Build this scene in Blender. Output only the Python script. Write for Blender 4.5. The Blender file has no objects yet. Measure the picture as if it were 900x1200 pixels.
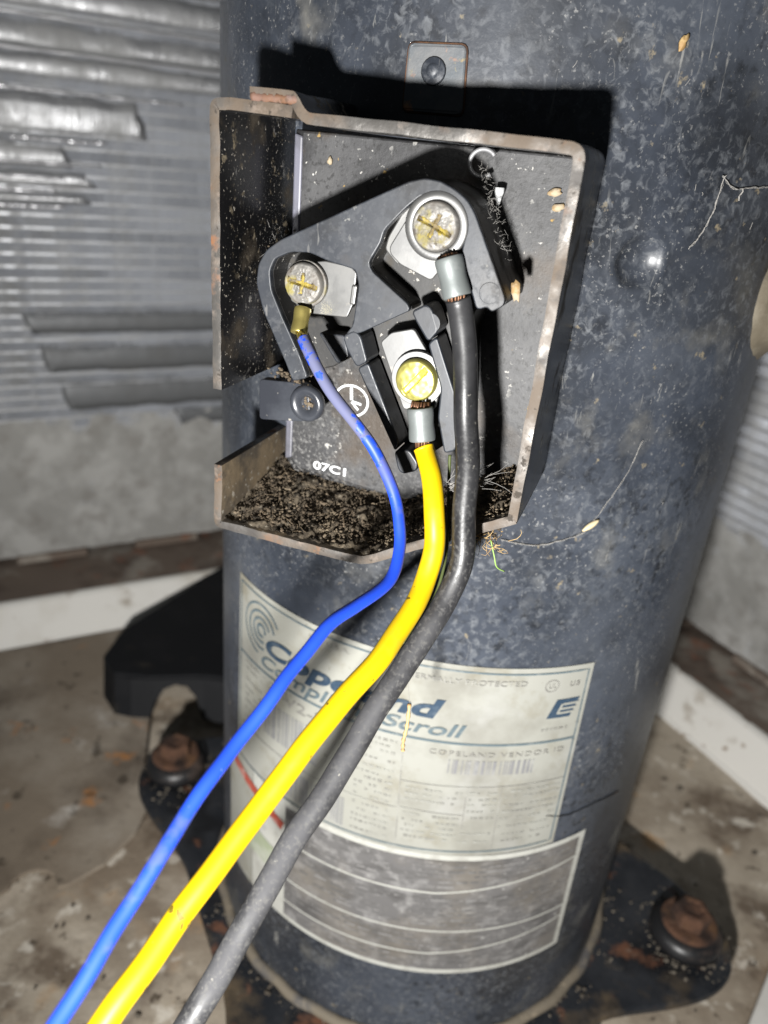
import bpy, bmesh, math, random
from mathutils import Vector, Matrix, noise

# ------------------------------------------------------------------ camera, light, exposure
S = 0.001            # everything below is measured in millimetres
Z0 = 308.0           # height of the camera above the base pan
scene = bpy.context.scene
col = scene.collection
rnd = random.Random(7)
PI = math.pi

cam = bpy.data.cameras.new('camera')
cam_o = bpy.data.objects.new('camera', cam)
col.objects.link(cam_o)
CX = Vector((0.98646, 0.1411, 0.08355)); CU = Vector((-0.13492, 0.40881, 0.90259)); CF = Vector((-0.0932, 0.90164, -0.42232))
cam_o.matrix_world = Matrix(((CX.x, CU.x, -CF.x, 0), (CX.y, CU.y, -CF.y, -258.08*S), (CX.z, CU.z, -CF.z, Z0*S), (0, 0, 0, 1)))
cam.sensor_fit = 'HORIZONTAL'
cam.lens = 4.6
cam.sensor_width = 4.6*900/901
cam.clip_start = 0.005
cam.clip_end = 20
cam.dof.use_dof = True
cam.dof.focus_distance = 0.160
cam.dof.aperture_fstop = 4.6/1.9
scene.camera = cam_o

world = bpy.data.worlds.new('World')
scene.world = world
world.use_nodes = True
bg = world.node_tree.nodes['Background']
bg.inputs[0].default_value = (0.80, 0.90, 1.0, 1)
bg.inputs[1].default_value = 0.045

# the flash: a small hard lamp just below and behind the lens
fl = bpy.data.lights.new('phone_flash', 'SPOT')
fl.energy = 10.8
fl.color = (1.0, 0.985, 0.96)
fl.shadow_soft_size = 0.008
fl.spot_size = math.radians(130)
fl.spot_blend = 0.9
fl_o = bpy.data.objects.new('phone_flash', fl)
col.objects.link(fl_o)
fl_o.location = (-37*S, -350*S, (Z0-78)*S)
fl_o.rotation_euler = (Vector((-6*S, -60*S, (Z0-60)*S)) - fl_o.location).to_track_quat('-Z', 'Y').to_euler()

scene.view_settings.view_transform = 'Standard'
scene.view_settings.look = 'None'
scene.view_settings.exposure = 0.0
scene.view_settings.gamma = 1.0
scene.cycles.max_bounces = 6
scene.cycles.use_denoising = True

# ------------------------------------------------------------------ frames
PHI = math.radians(12)
NV = Vector((-math.sin(PHI), -math.cos(PHI), 0)); UV = Vector((math.cos(PHI), -math.sin(PHI), 0))
R = 84.0
def B(u, z, n):                      # terminal box frame: u right, z up, n out of the shell
    return UV*u + NV*n + Vector((0, 0, z))
def CYL(s, z, r=R):                  # point on the shell: s = arc from the front, to the right
    a = s/84.0
    return Vector((r*math.sin(a), -r*math.cos(a), z))
M_ = Vector((-.574, .819, 0)); E1 = Vector((.819, .574, 0))   # the two runs of the coil

# ------------------------------------------------------------------ objects
org = {}
def world_pt(p): p = Vector(p); return Vector((p.x*S, p.y*S, (p.z+Z0)*S))
def thing(name, label, cat, at, group=None):
    o = bpy.data.objects.new(name, None); col.objects.link(o)
    o.empty_display_size = .01
    o.location = world_pt(at); org[o] = Vector(at)
    o['label'] = label; o['category'] = cat
    if group: o['group'] = group
    return o
def tag(o, label, cat, group=None):
    o['label'] = label; o['category'] = cat
    if group: o['group'] = group
    return o
def kind(o, k): o['kind'] = k; return o
def mk(name, verts, faces, mat, parent=None, smooth=False, fm=None, bevel=0, seg=2, ang=35, at=None):
    """one mesh object from millimetre world coordinates"""
    if parent is not None: L = org[parent]
    elif at is not None: L = Vector(at)
    else:
        L = Vector((0, 0, 0))
        for v in verts: L += v
        L /= len(verts); L.z = min(v.z for v in verts)
    me = bpy.data.meshes.new(name)
    me.from_pydata([((v-L)*S)[:] for v in verts], [], faces)
    mats = mat if isinstance(mat, (list, tuple)) else [mat]
    for m in mats: me.materials.append(m)
    if fm: me.polygons.foreach_set('material_index', fm)
    bm = bmesh.new(); bm.from_mesh(me)
    bmesh.ops.recalc_face_normals(bm, faces=bm.faces); bm.to_mesh(me); bm.free()
    if smooth: me.polygons.foreach_set('use_smooth', [True]*len(me.polygons))
    o = bpy.data.objects.new(name, me); col.objects.link(o)
    org[o] = L
    if parent is not None: o.parent = parent
    else: o.location = world_pt(L)
    if bevel:
        b = o.modifiers.new('bevel', 'BEVEL'); b.width = bevel*S; b.segments = seg
        b.limit_method = 'ANGLE'; b.angle_limit = math.radians(ang)
        b.harden_normals = False
    return o

class Geo:
    def __init__(s): s.v = []; s.f = []; s.m = []
    def add(s, v, f, m=0):
        k = len(s.v); s.v += v; s.f += [tuple(i+k for i in q) for q in f]; s.m += [m]*len(f); return s
    def prism(s, pts0, pts1, m=0, mcap=None):
        n = len(pts0)
        f = [(i, (i+1) % n, n+(i+1) % n, n+i) for i in range(n)]
        s.add(list(pts0)+list(pts1), f, m)
        k = len(s.v)-2*n
        s.f.append(tuple(k+i for i in reversed(range(n)))); s.m.append(m)
        s.f.append(tuple(k+n+i for i in range(n))); s.m.append(m if mcap is None else mcap)
        return s
    def box(s, c, ax, ay, az, m=0):
        v = [c+ax*i+ay*j+az*k for k in (-.5, .5) for j in (-.5, .5) for i in (-.5, .5)]
        return s.add(v, [(0, 2, 3, 1), (4, 5, 7, 6), (0, 1, 5, 4), (2, 6, 7, 3), (0, 4, 6, 2), (1, 3, 7, 5)], m)
    def tube(s, pts, r, seg=12, m=0, cap=True):
        n = len(pts); v = []; up = None
        for i, p in enumerate(pts):
            t = (pts[min(i+1, n-1)]-pts[max(i-1, 0)]).normalized()
            if up is None:
                up = t.orthogonal().normalized()
            up = (up - t*up.dot(t)).normalized(); w = t.cross(up)
            rr = r[i] if isinstance(r, (list, tuple)) else r
            for k in range(seg):
                a = 2*PI*k/seg; v.append(p+(up*math.cos(a)+w*math.sin(a))*rr)
        f = [(i*seg+k, i*seg+(k+1) % seg, (i+1)*seg+(k+1) % seg, (i+1)*seg+k) for i in range(n-1) for k in range(seg)]
        if cap: f += [tuple(reversed(range(seg))), tuple((n-1)*seg+k for k in range(seg))]
        return s.add(v, f, m)
    def lathe(s, c, ax, prof, seg=32, m=0, jit=0):
        """prof: list of (radius, height) along ax from c"""
        ax = ax.normalized(); a = ax.orthogonal().normalized(); b = ax.cross(a); v = []
        for r, h in prof:
            for k in range(seg):
                t = 2*PI*k/seg; v.append(c+ax*h+(a*math.cos(t)+b*math.sin(t))*max(r, .001))
        n = len(prof)
        f = [(i*seg+k, i*seg+(k+1) % seg, (i+1)*seg+(k+1) % seg, (i+1)*seg+k) for i in range(n-1) for k in range(seg)]
        f += [tuple(reversed(range(seg))), tuple((n-1)*seg+k for k in range(seg))]
        return s.add(v, f, m)
    def mk(s, name, mat, parent=None, **kw): return mk(name, s.v, s.f, mat, parent, fm=s.m if any(s.m) else None, **kw)

def spline(p, n=8):
    out = []
    for i in range(len(p)-1):
        a, b, c, d = p[max(i-1, 0)], p[i], p[i+1], p[min(i+2, len(p)-1)]
        for k in range(n):
            t = k/n
            out.append(.5*((2*b)+(c-a)*t+(2*a-5*b+4*c-d)*t*t+(3*b-a-3*c+d)*t**3))
    out.append(p[-1]); return out
def chaikin(p, n=2, closed=False):
    for _ in range(n):
        q = [] if closed else [p[0]]
        for i in range(len(p) if closed else len(p)-1):
            a, b = p[i], p[(i+1) % len(p)]
            q += [(a[0]*.75+b[0]*.25, a[1]*.75+b[1]*.25), (a[0]*.25+b[0]*.75, a[1]*.25+b[1]*.75)]
        if not closed: q.append(p[-1])
        p = q
    return p
def round_poly(p, r=1.0, n=3):
    out = []
    for i in range(len(p)):
        a, b, c = Vector(p[i-1]), Vector(p[i]), Vector(p[(i+1) % len(p)])
        d1, d2 = a-b, c-b; l = min(r, d1.length*.45, d2.length*.45)
        s, e = b+d1.normalized()*l, b+d2.normalized()*l
        for k in range(n+1):
            t = k/n; q = s*(1-t)**2+b*2*t*(1-t)+e*t*t; out.append((q.x, q.y))
    return out
def uvprism(poly, n0, n1, g=None):
    g = g or Geo()
    return g.prism([B(u, z, n0) for u, z in poly], [B(u, z, n1) for u, z in poly])

# ------------------------------------------------------------------ materials
def L(c, s, lo, hi, f=1.0, d=4, stretch=None, mask=None, r=None, k='noise', zb=None, seed=0, dist=0):
    return dict(c=c, s=s, lo=lo, hi=hi, f=f, d=d, stretch=stretch, mask=mask, r=r, k=k, zb=zb, seed=seed, dist=dist)
def mat(name, base, rough=.5, metal=0.0, layers=(), bump=(), spec=.5, coat=0.0, metal_off=True):
    gk = GAIN.get(name, 1.0); base = tuple(min(c*gk, .9) for c in base)
    layers = [dict(l, c=tuple(min(c*gk, .9) for c in l['c'])) for l in layers]
    m = bpy.data.materials.new(name); m.use_nodes = True
    nt = m.node_tree; N = nt.nodes; K = nt.links
    p = N['Principled BSDF']
    p.inputs['Base Color'].default_value = (*base, 1); p.inputs['Roughness'].default_value = rough
    p.inputs['Metallic'].default_value = metal; p.inputs['Specular IOR Level'].default_value = spec
    p.inputs['Coat Weight'].default_value = coat
    tc = N.new('ShaderNodeTexCoord')
    oi = N.new('ShaderNodeObjectInfo')
    def tex(s, d, stretch, seed, k='noise', dist=0):
        mp = N.new('ShaderNodeMapping'); K.new(tc.outputs['Object'], mp.inputs['Vector'])
        mp.inputs['Location'].default_value = (seed*.137, seed*.211, seed*.053)
        mp.inputs['Scale'].default_value = stretch or (1, 1, 1)
        if k == 'noise':
            t = N.new('ShaderNodeTexNoise'); t.inputs['Detail'].default_value = d; t.inputs['Roughness'].default_value = .6
            t.inputs['Distortion'].default_value = dist
            out = t.outputs['Fac']
        else:
            t = N.new('ShaderNodeTexVoronoi'); t.feature = 'F1' if k == 'cell' else 'DISTANCE_TO_EDGE'; out = t.outputs['Distance']
        t.inputs['Scale'].default_value = s
        K.new(mp.outputs['Vector'], t.inputs['Vector'])
        return out
    def rng(x, lo, hi):
        r = N.new('ShaderNodeMapRange'); r.inputs['From Min'].default_value = lo; r.inputs['From Max'].default_value = hi
        K.new(x, r.inputs['Value']); return r.outputs['Result']
    def mul(a, b):
        q = N.new('ShaderNodeMath'); q.operation = 'MULTIPLY'; K.new(a, q.inputs[0])
        if isinstance(b, float): q.inputs[1].default_value = b
        else: K.new(b, q.inputs[1])
        return q.outputs[0]
    cs = None; rs = None; ms = None
    for i, l in enumerate(layers):
        f = rng(tex(l['s'], l['d'], l['stretch'], l['seed']+i*3+1, l['k'], l['dist']), l['lo'], l['hi'])
        if l['mask']: f = mul(f, rng(tex(l['mask'][0], 3, None, l['seed']+i*5+40), l['mask'][1], l['mask'][2]))
        if l['zb']:
            sx = N.new('ShaderNodeSeparateXYZ'); K.new(tc.outputs['Object'], sx.inputs[0])
            f = mul(f, rng(sx.outputs[l['zb'][0]], l['zb'][1]*S, l['zb'][2]*S))
        f = mul(f, float(l['f']))
        x = N.new('ShaderNodeMix'); x.data_type = 'RGBA'
        K.new(f, x.inputs[0])
        if cs: K.new(cs, x.inputs[6])
        else: x.inputs[6].default_value = (*base, 1)
        x.inputs[7].default_value = (*l['c'], 1); cs = x.outputs[2]
        if l['r'] is not None:
            y = N.new('ShaderNodeMix'); K.new(f, y.inputs[0])
            if rs: K.new(rs, y.inputs[2])
            else: y.inputs[2].default_value = rough
            y.inputs[3].default_value = l['r']; rs = y.outputs[0]
        if metal and metal_off:
            y = N.new('ShaderNodeMix'); K.new(f, y.inputs[0])
            if ms: K.new(ms, y.inputs[2])
            else: y.inputs[2].default_value = metal
            y.inputs[3].default_value = 0; ms = y.outputs[0]
    if cs: K.new(cs, p.inputs['Base Color'])
    if rs: K.new(rs, p.inputs['Roughness'])
    if ms: K.new(ms, p.inputs['Metallic'])
    prev = None
    for i, b in enumerate(bump):
        t = tex(b[0], 5, b[3] if len(b) > 3 else None, 70+i*7)
        n = N.new('ShaderNodeBump'); n.inputs['Strength'].default_value = b[1]; n.inputs['Distance'].default_value = b[2]*S
        K.new(t, n.inputs['Height'])
        if prev: K.new(prev, n.inputs['Normal'])
        prev = n.outputs['Normal']
    if prev: K.new(prev, p.inputs['Normal'])
    return m

GAIN = {'shell_paint': 1.12, 'insulator_plate': .62, 'grey_moulded_plastic': .205, 'rusty_overlap': .55, 'pan_grit': .7, 'nameplate_vinyl': .70, 'blue_print': .9, 'worn_warning_vinyl': 1.2,
        'label_border_print': 1.1, 'grimy_base_pan': 1.4, 'rusted_panel': 1.25, 'white_painted_rim': .92, 'dust_matting': 1.15, 'brown_coil_rail': 1.0,
        'foot_paint': .6, 'rusted_bolt': .33, 'dusty_tan_bracket': .3, 'tan_flake': .6, 'dry_straw': .75, 'pale_husk': .8, 'brass': .75, 'bright_brass_slot': .8, 'yellow_slot_residue': .7, 'tinned_terminal': .47, 'nickel_screw': .62, 'grey_crimp': .62, 'copper_strands': .38, 'sheared_steel_rim': 1.0, 'blue_insulation': .9}
m_shell = mat('shell_paint', (.036, .0425, .056), .38, 0, [
    L((.064, .072, .087), 28, .42, .68, .75, 10, seed=2),
    L((.013, .015, .019), 9, .46, .62, .8, 10, seed=35),
    L((.011, .0125, .0155), 32, .50, .66, .7, 11, seed=5),
    L((.009, .010, .012), 300, .51, .65, .75, 8, seed=6, mask=(24, .40, .60)),
    L((.105, .112, .122), 480, .50, .69, .75, 8, r=.75, mask=(26, .38, .60), seed=9, dist=.6),
    L((.13, .125, .11), 60, .54, .70, .55, 11, r=.9, mask=(11, .44, .60), seed=11),
    L((.22, .217, .21), 1000, .60, .69, .65, 4, r=.9, mask=(34, .40, .60), seed=13),
    L((.22, .216, .20), 420, .645, .70, .65, 5, stretch=(1, 1, .16), r=.9, mask=(30, .42, .60), seed=17, dist=.8),
    L((.17, .14, .09), 220, .66, .72, .8, 5, r=.9, seed=19)],
    [(600, .3, .12), (60, .3, .5)])
m_black = mat('black_enamel', (.006, .006, .0065), .30, 0, [
    L((.60, .58, .54), 560, .55, .60, .9, 4, r=.9, mask=(48, .55, .64), seed=3),
    L((.36, .33, .28), 1300, .64, .68, .8, 3, r=.9, seed=4),
    L((.22, .18, .12), 300, .60, .66, .8, 8, r=.9, mask=(30, .5, .6), seed=14),
    L((.05, .038, .024), 70, .58, .70, .8, 7, r=.9, seed=8)],
    [(350, .35, .15)])
m_rim = mat('sheared_steel_rim', (.095, .09, .084), .36, .5, [
    L((.075, .054, .036), 60, .42, .58, .9, 9, r=.75, seed=2),
    L((.028, .024, .021), 110, .52, .63, .8, 9, r=.7, seed=3),
    L((.17, .068, .022), 150, .555, .64, .85, 8, r=.9, mask=(30, .47, .6), seed=5),
    L((.17, .135, .11), 240, .58, .70, .6, 7, r=.65, seed=7),
    L((.02, .015, .01), 420, .60, .66, .8, 5, r=.9, seed=9)],
    [(300, .5, .3), (900, .4, .15)])
m_rustweld = mat('rusty_overlap', (.24, .135, .10), .8, .1, [
    L((.21, .095, .04), 120, .45, .62, .8, 6, seed=2), L((.30, .23, .22), 160, .52, .66, .8, 5, seed=5),
    L((.06, .04, .02), 280, .62, .70, .8, 4, seed=9), L((.36, .55, .46), 500, .70, .74, .7, 2, seed=12)], [(500, .6, .3)])
m_plate = mat('insulator_plate', (.030, .030, .032), .58, 0, [
    L((.085, .085, .087), 60, .40, .64, .85, 10, seed=1),
    L((.008, .008, .009), 34, .50, .64, .85, 10, seed=2),
    L((.28, .275, .265), 1000, .50, .64, .75, 6, r=.9, mask=(20, .44, .62), seed=3),
    L((.012, .012, .012), 800, .54, .64, .8, 6, seed=23),
    L((.75, .73, .68), 620, .64, .68, .8, 3, r=.9, mask=(60, .44, .58), seed=6),
    L((.45, .30, .10), 230, .69, .72, .9, 3, r=.9, seed=8),
    L((.075, .05, .028), 40, .53, .66, .7, 9, seed=10)], [(500, .6, .2), (1500, .4, .1)])
m_plast = mat('grey_moulded_plastic', (.070, .085, .115), .42, 0, [
    L((.13, .145, .175), 50, .42, .66, .75, 9, r=.55, seed=2),
    L((.040, .042, .048), 70, .50, .64, .8, 9, seed=4),
    L((.27, .285, .31), 700, .50, .66, .6, 7, r=.85, mask=(30, .38, .58), seed=16),
    L((.02, .02, .022), 300, .56, .66, .7, 7, mask=(26, .42, .6), seed=26),
    L((.75, .74, .70), 640, .655, .70, .9, 3, r=.9, mask=(60, .42, .58), seed=6),
    L((.55, .54, .52), 420, .66, .69, .8, 3, stretch=(1, 1, .2), r=.9, mask=(60, .45, .6), seed=9, dist=.7),
    L((.14, .095, .05), 45, .58, .70, .7, 9, r=.9, seed=12)], [(900, .25, .05), (120, .2, .15)])
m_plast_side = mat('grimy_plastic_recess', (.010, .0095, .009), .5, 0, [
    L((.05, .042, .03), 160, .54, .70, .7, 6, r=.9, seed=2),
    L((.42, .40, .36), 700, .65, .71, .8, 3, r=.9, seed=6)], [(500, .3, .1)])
m_zinc = mat('tinned_terminal', (.42, .42, .415), .36, .8, [
    L((.30, .295, .28), 90, .45, .66, .7, 5, r=.6, seed=2), L((.45, .36, .24), 160, .62, .72, .6, 5, r=.7, seed=5)], [(400, .15, .08)], metal_off=False)
m_screwn = mat('nickel_screw', (.26, .25, .23), .5, .4, [
    L((.15, .13, .11), 260, .44, .60, .85, 7, r=.7, seed=3), L((.30, .25, .045), 170, .50, .60, .85, 7, r=.7, seed=21),
    L((.36, .34, .32), 420, .56, .66, .7, 5, seed=8), L((.06, .045, .03), 380, .60, .66, .8, 5, r=.9, seed=18)], [(900, .6, .15)])
m_slot = mat('yellow_slot_residue', (.30, .23, .03), .65, .1, [L((.12, .085, .04), 300, .44, .56, .85, seed=2), L((.03, .02, .01), 420, .50, .57, .9, seed=4)], [(900, .5, .1)])
m_brass = mat('brass', (.50, .47, .13), .40, .7, [L((.50, .44, .12), 150, .45, .62, .7, 4, seed=2), L((.34, .29, .08), 420, .62, .7, .6, 4, r=.6, seed=4)], [(600, .15, .05)], metal_off=False)
m_brass_slot = mat('bright_brass_slot', (.56, .50, .10), .4, .6)
m_crimp = mat('grey_crimp', (.27, .295, .29), .5, .4, [L((.19, .21, .21), 200, .5, .66, .7, 5, seed=2), L((.34, .36, .35), 500, .56, .66, .6, 4, seed=4)], [(500, .3, .12)], metal_off=False)
m_brassb = mat('gold_crimp', (.60, .50, .16), .32, .85, [L((.42, .34, .11), 200, .5, .66, .7, 5, seed=2)], [(500, .2, .08)], metal_off=False)
m_copper = mat('copper_strands', (.40, .20, .11), .5, .6, [L((.30, .13, .07), 500, .5, .62, .7, seed=3)], metal_off=False)
m_blue = mat('blue_insulation', (.012, .060, .56), .5, 0, [
    L((.115, .115, .125), 150, .455, .485, .85, 6, r=.85, zb=(2, -27, -19), seed=3),
    L((.05, .075, .20), 90, .60, .66, .7, 7, r=.85, seed=13),
    L((.25, .28, .34), 500, .70, .74, .6, 3, seed=6), L((.006, .035, .36), 60, .5, .7, .4, seed=9)], [(900, .06, .05)])
m_yellow = mat('yellow_insulation', (.60, .40, .002), .42, 0, [
    L((.50, .30, .002), 40, .5, .7, .6, seed=2), L((.06, .045, .012), 330, .675, .70, .85, 2, seed=5), L((.30, .20, .03), 55, .56, .70, .5, 7, r=.6, seed=15),
    L((.40, .27, .02), 160, .62, .74, .4, 5, seed=7)], [(500, .06, .05)])
m_bwire = mat('black_insulation', (.012, .012, .013), .34, 0, [
    L((.035, .035, .037), 60, .42, .66, .8, 6, r=.5, seed=2),
    L((.040, .040, .043), 90, .34, .56, .95, 7, r=.85, zb=(2, -38, -75), seed=4),
    L((.085, .083, .078), 1100, .50, .66, .7, 7, r=.95, mask=(40, .36, .58), zb=(2, -10, -60), seed=5),
    L((.20, .19, .165), 700, .66, .71, .7, 4, r=.95, mask=(45, .42, .58), seed=8)], [(700, .3, .12)])
m_green = mat('green_yellow_tracer', (.05, .065, .015), .7)
m_dirt = mat('packed_dirt', (.075, .058, .038), .95, 0, [
    L((.16, .13, .09), 260, .46, .66, .8, 8, seed=2), L((.020, .015, .010), 320, .5, .62, .85, 6, seed=4),
    L((.36, .32, .25), 700, .62, .70, .8, 4, seed=7)], [(500, .9, .6)])
m_crumb = mat('dirt_crumb', (.085, .063, .040), .95, 0, [L((.19, .15, .10), 120, .50, .64, .8, 5, seed=1), L((.026, .019, .012), 110, .48, .60, .85, 6, seed=5)])
m_brownwall = mat('dirty_steel', (.035, .028, .02), .75, 0, [
    L((.13, .095, .055), 70, .42, .62, .85, 7, seed=2), L((.30, .28, .24), 600, .62, .7, .7, 4, seed=4), L((.010, .009, .008), 120, .54, .68, .7, 5, seed=6)], [(400, .6, .3)])
m_label = mat('nameplate_vinyl', (.40, .40, .36), .45, 0, [
    L((.32, .315, .26), 22, .44, .70, .6, 6, seed=2), L((.25, .225, .16), 60, .54, .68, .65, 9, seed=5), L((.20, .19, .16), 26, .56, .70, .6, 9, seed=25),
    L((.15, .13, .09), 300, .69, .75, .6, 3, seed=7), L((.45, .45, .43), 60, .56, .7, .5, 5, seed=9)], [(80, .1, .1)])
m_label2 = mat('worn_warning_vinyl', (.092, .089, .088), .6, 0, [
    L((.19, .186, .182), 200, .50, .66, .8, 8, seed=2), L((.04, .038, .037), 60, .48, .64, .7, 6, seed=4, stretch=(1, 1, 2.5)),
    L((.32, .315, .30), 520, .66, .71, .7, 3, seed=7), L((.13, .115, .095), 30, .5, .66, .6, 5, seed=9)], [(300, .2, .08)])
m_border = mat('label_border_print', (.36, .36, .33), .5, 0, [L((.24, .235, .21), 200, .5, .66, .6, 5, seed=3)])
m_inkblue = mat('blue_print', (.028, .052, .085), .5, 0, [L((.10, .13, .16), 260, .52, .68, .6, 5, seed=2)])
m_inkgrey = mat('grey_blue_print', (.085, .115, .130), .5, 0, [L((.19, .21, .21), 260, .52, .66, .6, 5, seed=3)])
m_inkfade = mat('faded_print', (.195, .19, .175), .5, 0, [L((.33, .33, .30), 160, .50, .62, .6, 5, seed=5)])
m_inkdark = mat('worn_dark_print', (.055, .065, .085), .5, 0, [L((.20, .22, .23), 260, .56, .68, .6, 5, seed=5)])
m_red = mat('red_print', (.30, .055, .035), .5, 0, [L((.42, .30, .27), 160, .52, .66, .7, 5, seed=4)])
m_white = mat('white_marking', (.56, .57, .57), .6, 0, [L((.22, .22, .22), 900, .56, .66, .7, 3, seed=4)])
m_fin = mat('aluminium_fin', (.50, .52, .56), .50, .35, [L((.34, .34, .335), 40, .46, .66, .8, 6, r=.8, seed=2), L((.52, .53, .55), 70, .56, .7, .5, 5, seed=7)])
m_tube = mat('aluminium_tube', (.48, .49, .51), .40, .6, [L((.34, .335, .32), 60, .46, .66, .8, 6, r=.75, seed=2)])
m_bent = mat('flattened_fin', (.46, .465, .475), .36, .75, [L((.26, .26, .255), 30, .46, .64, .8, 8, r=.6, seed=2)], [(700, .7, .5, (1, 1, .05)), (60, .5, 1.5, (1, 1, .4))])
m_darkrefl = mat('dark_reflection_fin', (.15, .155, .16), .5, .3, [L((.11, .11, .108), 35, .46, .66, .7, 7, r=.65, seed=2)], [(120, .3, .4, (1, 1, .25))])  # same foil as the upper patches; its dark reflections are put into the colour
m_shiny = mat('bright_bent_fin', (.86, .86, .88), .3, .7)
m_mat = mat('dust_matting', (.27, .265, .25), .85, .15, [L((.37, .365, .35), 45, .42, .62, .8, 5, seed=2), L((.19, .18, .165), 60, .52, .66, .7, 5, seed=5)], [(120, .5, .8)])
m_pan = mat('grimy_base_pan', (.33, .285, .225), .85, 0, [
    L((.16, .125, .09), 8, .42, .58, .9, 10, seed=2), L((.44, .39, .32), 18, .50, .64, .75, 10, seed=4),
    L((.085, .06, .04), 26, .54, .64, .85, 10, seed=6), L((.38, .20, .06), 22, .58, .66, .8, 8, mask=(7, .47, .58), seed=8),
    L((.58, .54, .47), 90, .58, .68, .7, 8, seed=10), L((.045, .032, .02), 110, .62, .68, .85, 7, seed=12)], [(60, .6, 2.0), (300, .5, .5)])
m_panel = mat('rusted_panel', (.185, .150, .112), .8, 0, [
    L((.27, .235, .19), 14, .44, .60, .85, 9, seed=3), L((.075, .055, .038), 12, .50, .64, .85, 9, seed=5),
    L((.46, .43, .39), 26, .56, .66, .85, 9, mask=(11, .45, .56), seed=8), L((.34, .15, .045), 36, .61, .68, .85, 7, seed=11),
    L((.04, .03, .02), 90, .60, .67, .8, 7, seed=13)], [(80, .5, 1.0), (260, .4, .4)])
m_whiterim = mat('white_painted_rim', (.80, .78, .73), .6, 0, [L((.58, .54, .46), 14, .46, .66, .85, 9, seed=2), L((.30, .24, .17), 45, .58, .70, .8, 8, seed=4), L((.22, .13, .06), 110, .64, .70, .8, 6, seed=7)], [(120, .3, .4)])
m_rail = mat('brown_coil_rail', (.15, .115, .09), .8, 0, [L((.30, .27, .23), 20, .5, .6, .9, 5, seed=2), L((.06, .04, .03), 30, .52, .66, .8, 5, seed=5), L((.22, .10, .06), 50, .58, .68, .8, 5, seed=8)], [(90, .4, .8)])
m_foot = mat('foot_paint', (.020, .023, .029), .42, 0, [
    L((.050, .053, .06), 36, .44, .62, .85, 9, seed=2), L((.17, .12, .065), 24, .53, .64, .85, 9, r=.9, seed=5),
    L((.008, .008, .009), 40, .50, .62, .8, 8, seed=8), L((.24, .10, .05), 60, .60, .68, .8, 7, r=.9, seed=12), L((.3, .27, .22), 240, .60, .68, .7, 5, r=.9, mask=(25, .45, .6), seed=14)], [(200, .4, .4), (60, .4, 1.0)])
m_blackbr = mat('black_bracket_paint', (.005, .0055, .007), .7, 0, [L((.012, .012, .014), 40, .5, .7, .7, 6, seed=2), L((.05, .042, .032), 60, .60, .74, .6, 8, r=.9, seed=5)], [(200, .3, .3)], spec=.25)
m_rust = mat('rusted_bolt', (.26, .125, .07), .95, .0, [L((.40, .20, .08), 90, .48, .66, .8, 6, seed=2), L((.10, .045, .03), 130, .52, .66, .8, 6, seed=5), L((.34, .22, .16), 260, .58, .7, .6, 5, seed=8), L((.04, .022, .016), 80, .48, .60, .85, 8, seed=18)], [(250, .9, .9), (90, .7, 1.2)])
m_rubber = mat('black_rubber', (.014, .014, .015), .38, 0, [L((.09, .06, .045), 80, .55, .68, .7, 6, r=.9, seed=2)], [(200, .3, .3)])
m_web = mat('dusty_web', (.24, .23, .215), .9)
m_fibre = mat('brown_fibre', (.20, .15, .095), .9)
m_straw = mat('dry_straw', (.52, .36, .16), .7, 0, [L((.30, .17, .06), 500, .5, .64, .8, 4, seed=2)])
m_husk = mat('pale_husk', (.66, .55, .34), .7, 0, [L((.45, .33, .15), 400, .5, .66, .7, 4, seed=2)])
m_scrap = mat('tan_flake', (.46, .30, .13), .85, 0, [L((.55, .47, .34), 500, .5, .64, .8, 4, seed=2)], [(600, .6, .3)])
m_tan = mat('dusty_tan_bracket', (.30, .25, .17), .8, 0, [L((.48, .42, .31), 120, .46, .64, .8, 6, seed=2), L((.10, .08, .05), 90, .56, .68, .8, 6, seed=5)], [(200, .6, .5)])
m_pangrit = mat('pan_grit', (.22, .19, .15), .9, 0, [L((.10, .08, .06), 60, .5, .62, .8, seed=2)])
m_seam = mat('weld_bead', (.16, .135, .10), .8, 0, [L((.07, .07, .075), 60, .5, .64, .8, 6, seed=2), L((.30, .25, .18), 150, .55, .68, .7, 6, seed=5)], [(150, .6, .6)])
m_leaf = mat('green_blade', (.20, .32, .08), .6)

# ------------------------------------------------------------------ the setting: base pan
FL = -308.0
def grid_sheet(name, x0, x1, y0, y1, z, nx, ny, mat_, amp=0, sc=.02):
    v = []; f = []
    for j in range(ny+1):
        for i in range(nx+1):
            x = x0+(x1-x0)*i/nx; y = y0+(y1-y0)*j/ny
            v.append(Vector((x, y, z+amp*noise.fractal(Vector((x*sc, y*sc, 3.1)), 1.0, 2.0, 4))))
    for j in range(ny):
        for i in range(nx):
            a = j*(nx+1)+i; f.append((a, a+1, a+nx+2, a+nx+1))
    return mk(name, v, f, mat_, smooth=True, at=(0, 0, z))
kind(grid_sheet('base_pan', -700, 700, -330, 700, FL, 200, 150, m_pan, .9), 'structure')

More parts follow.
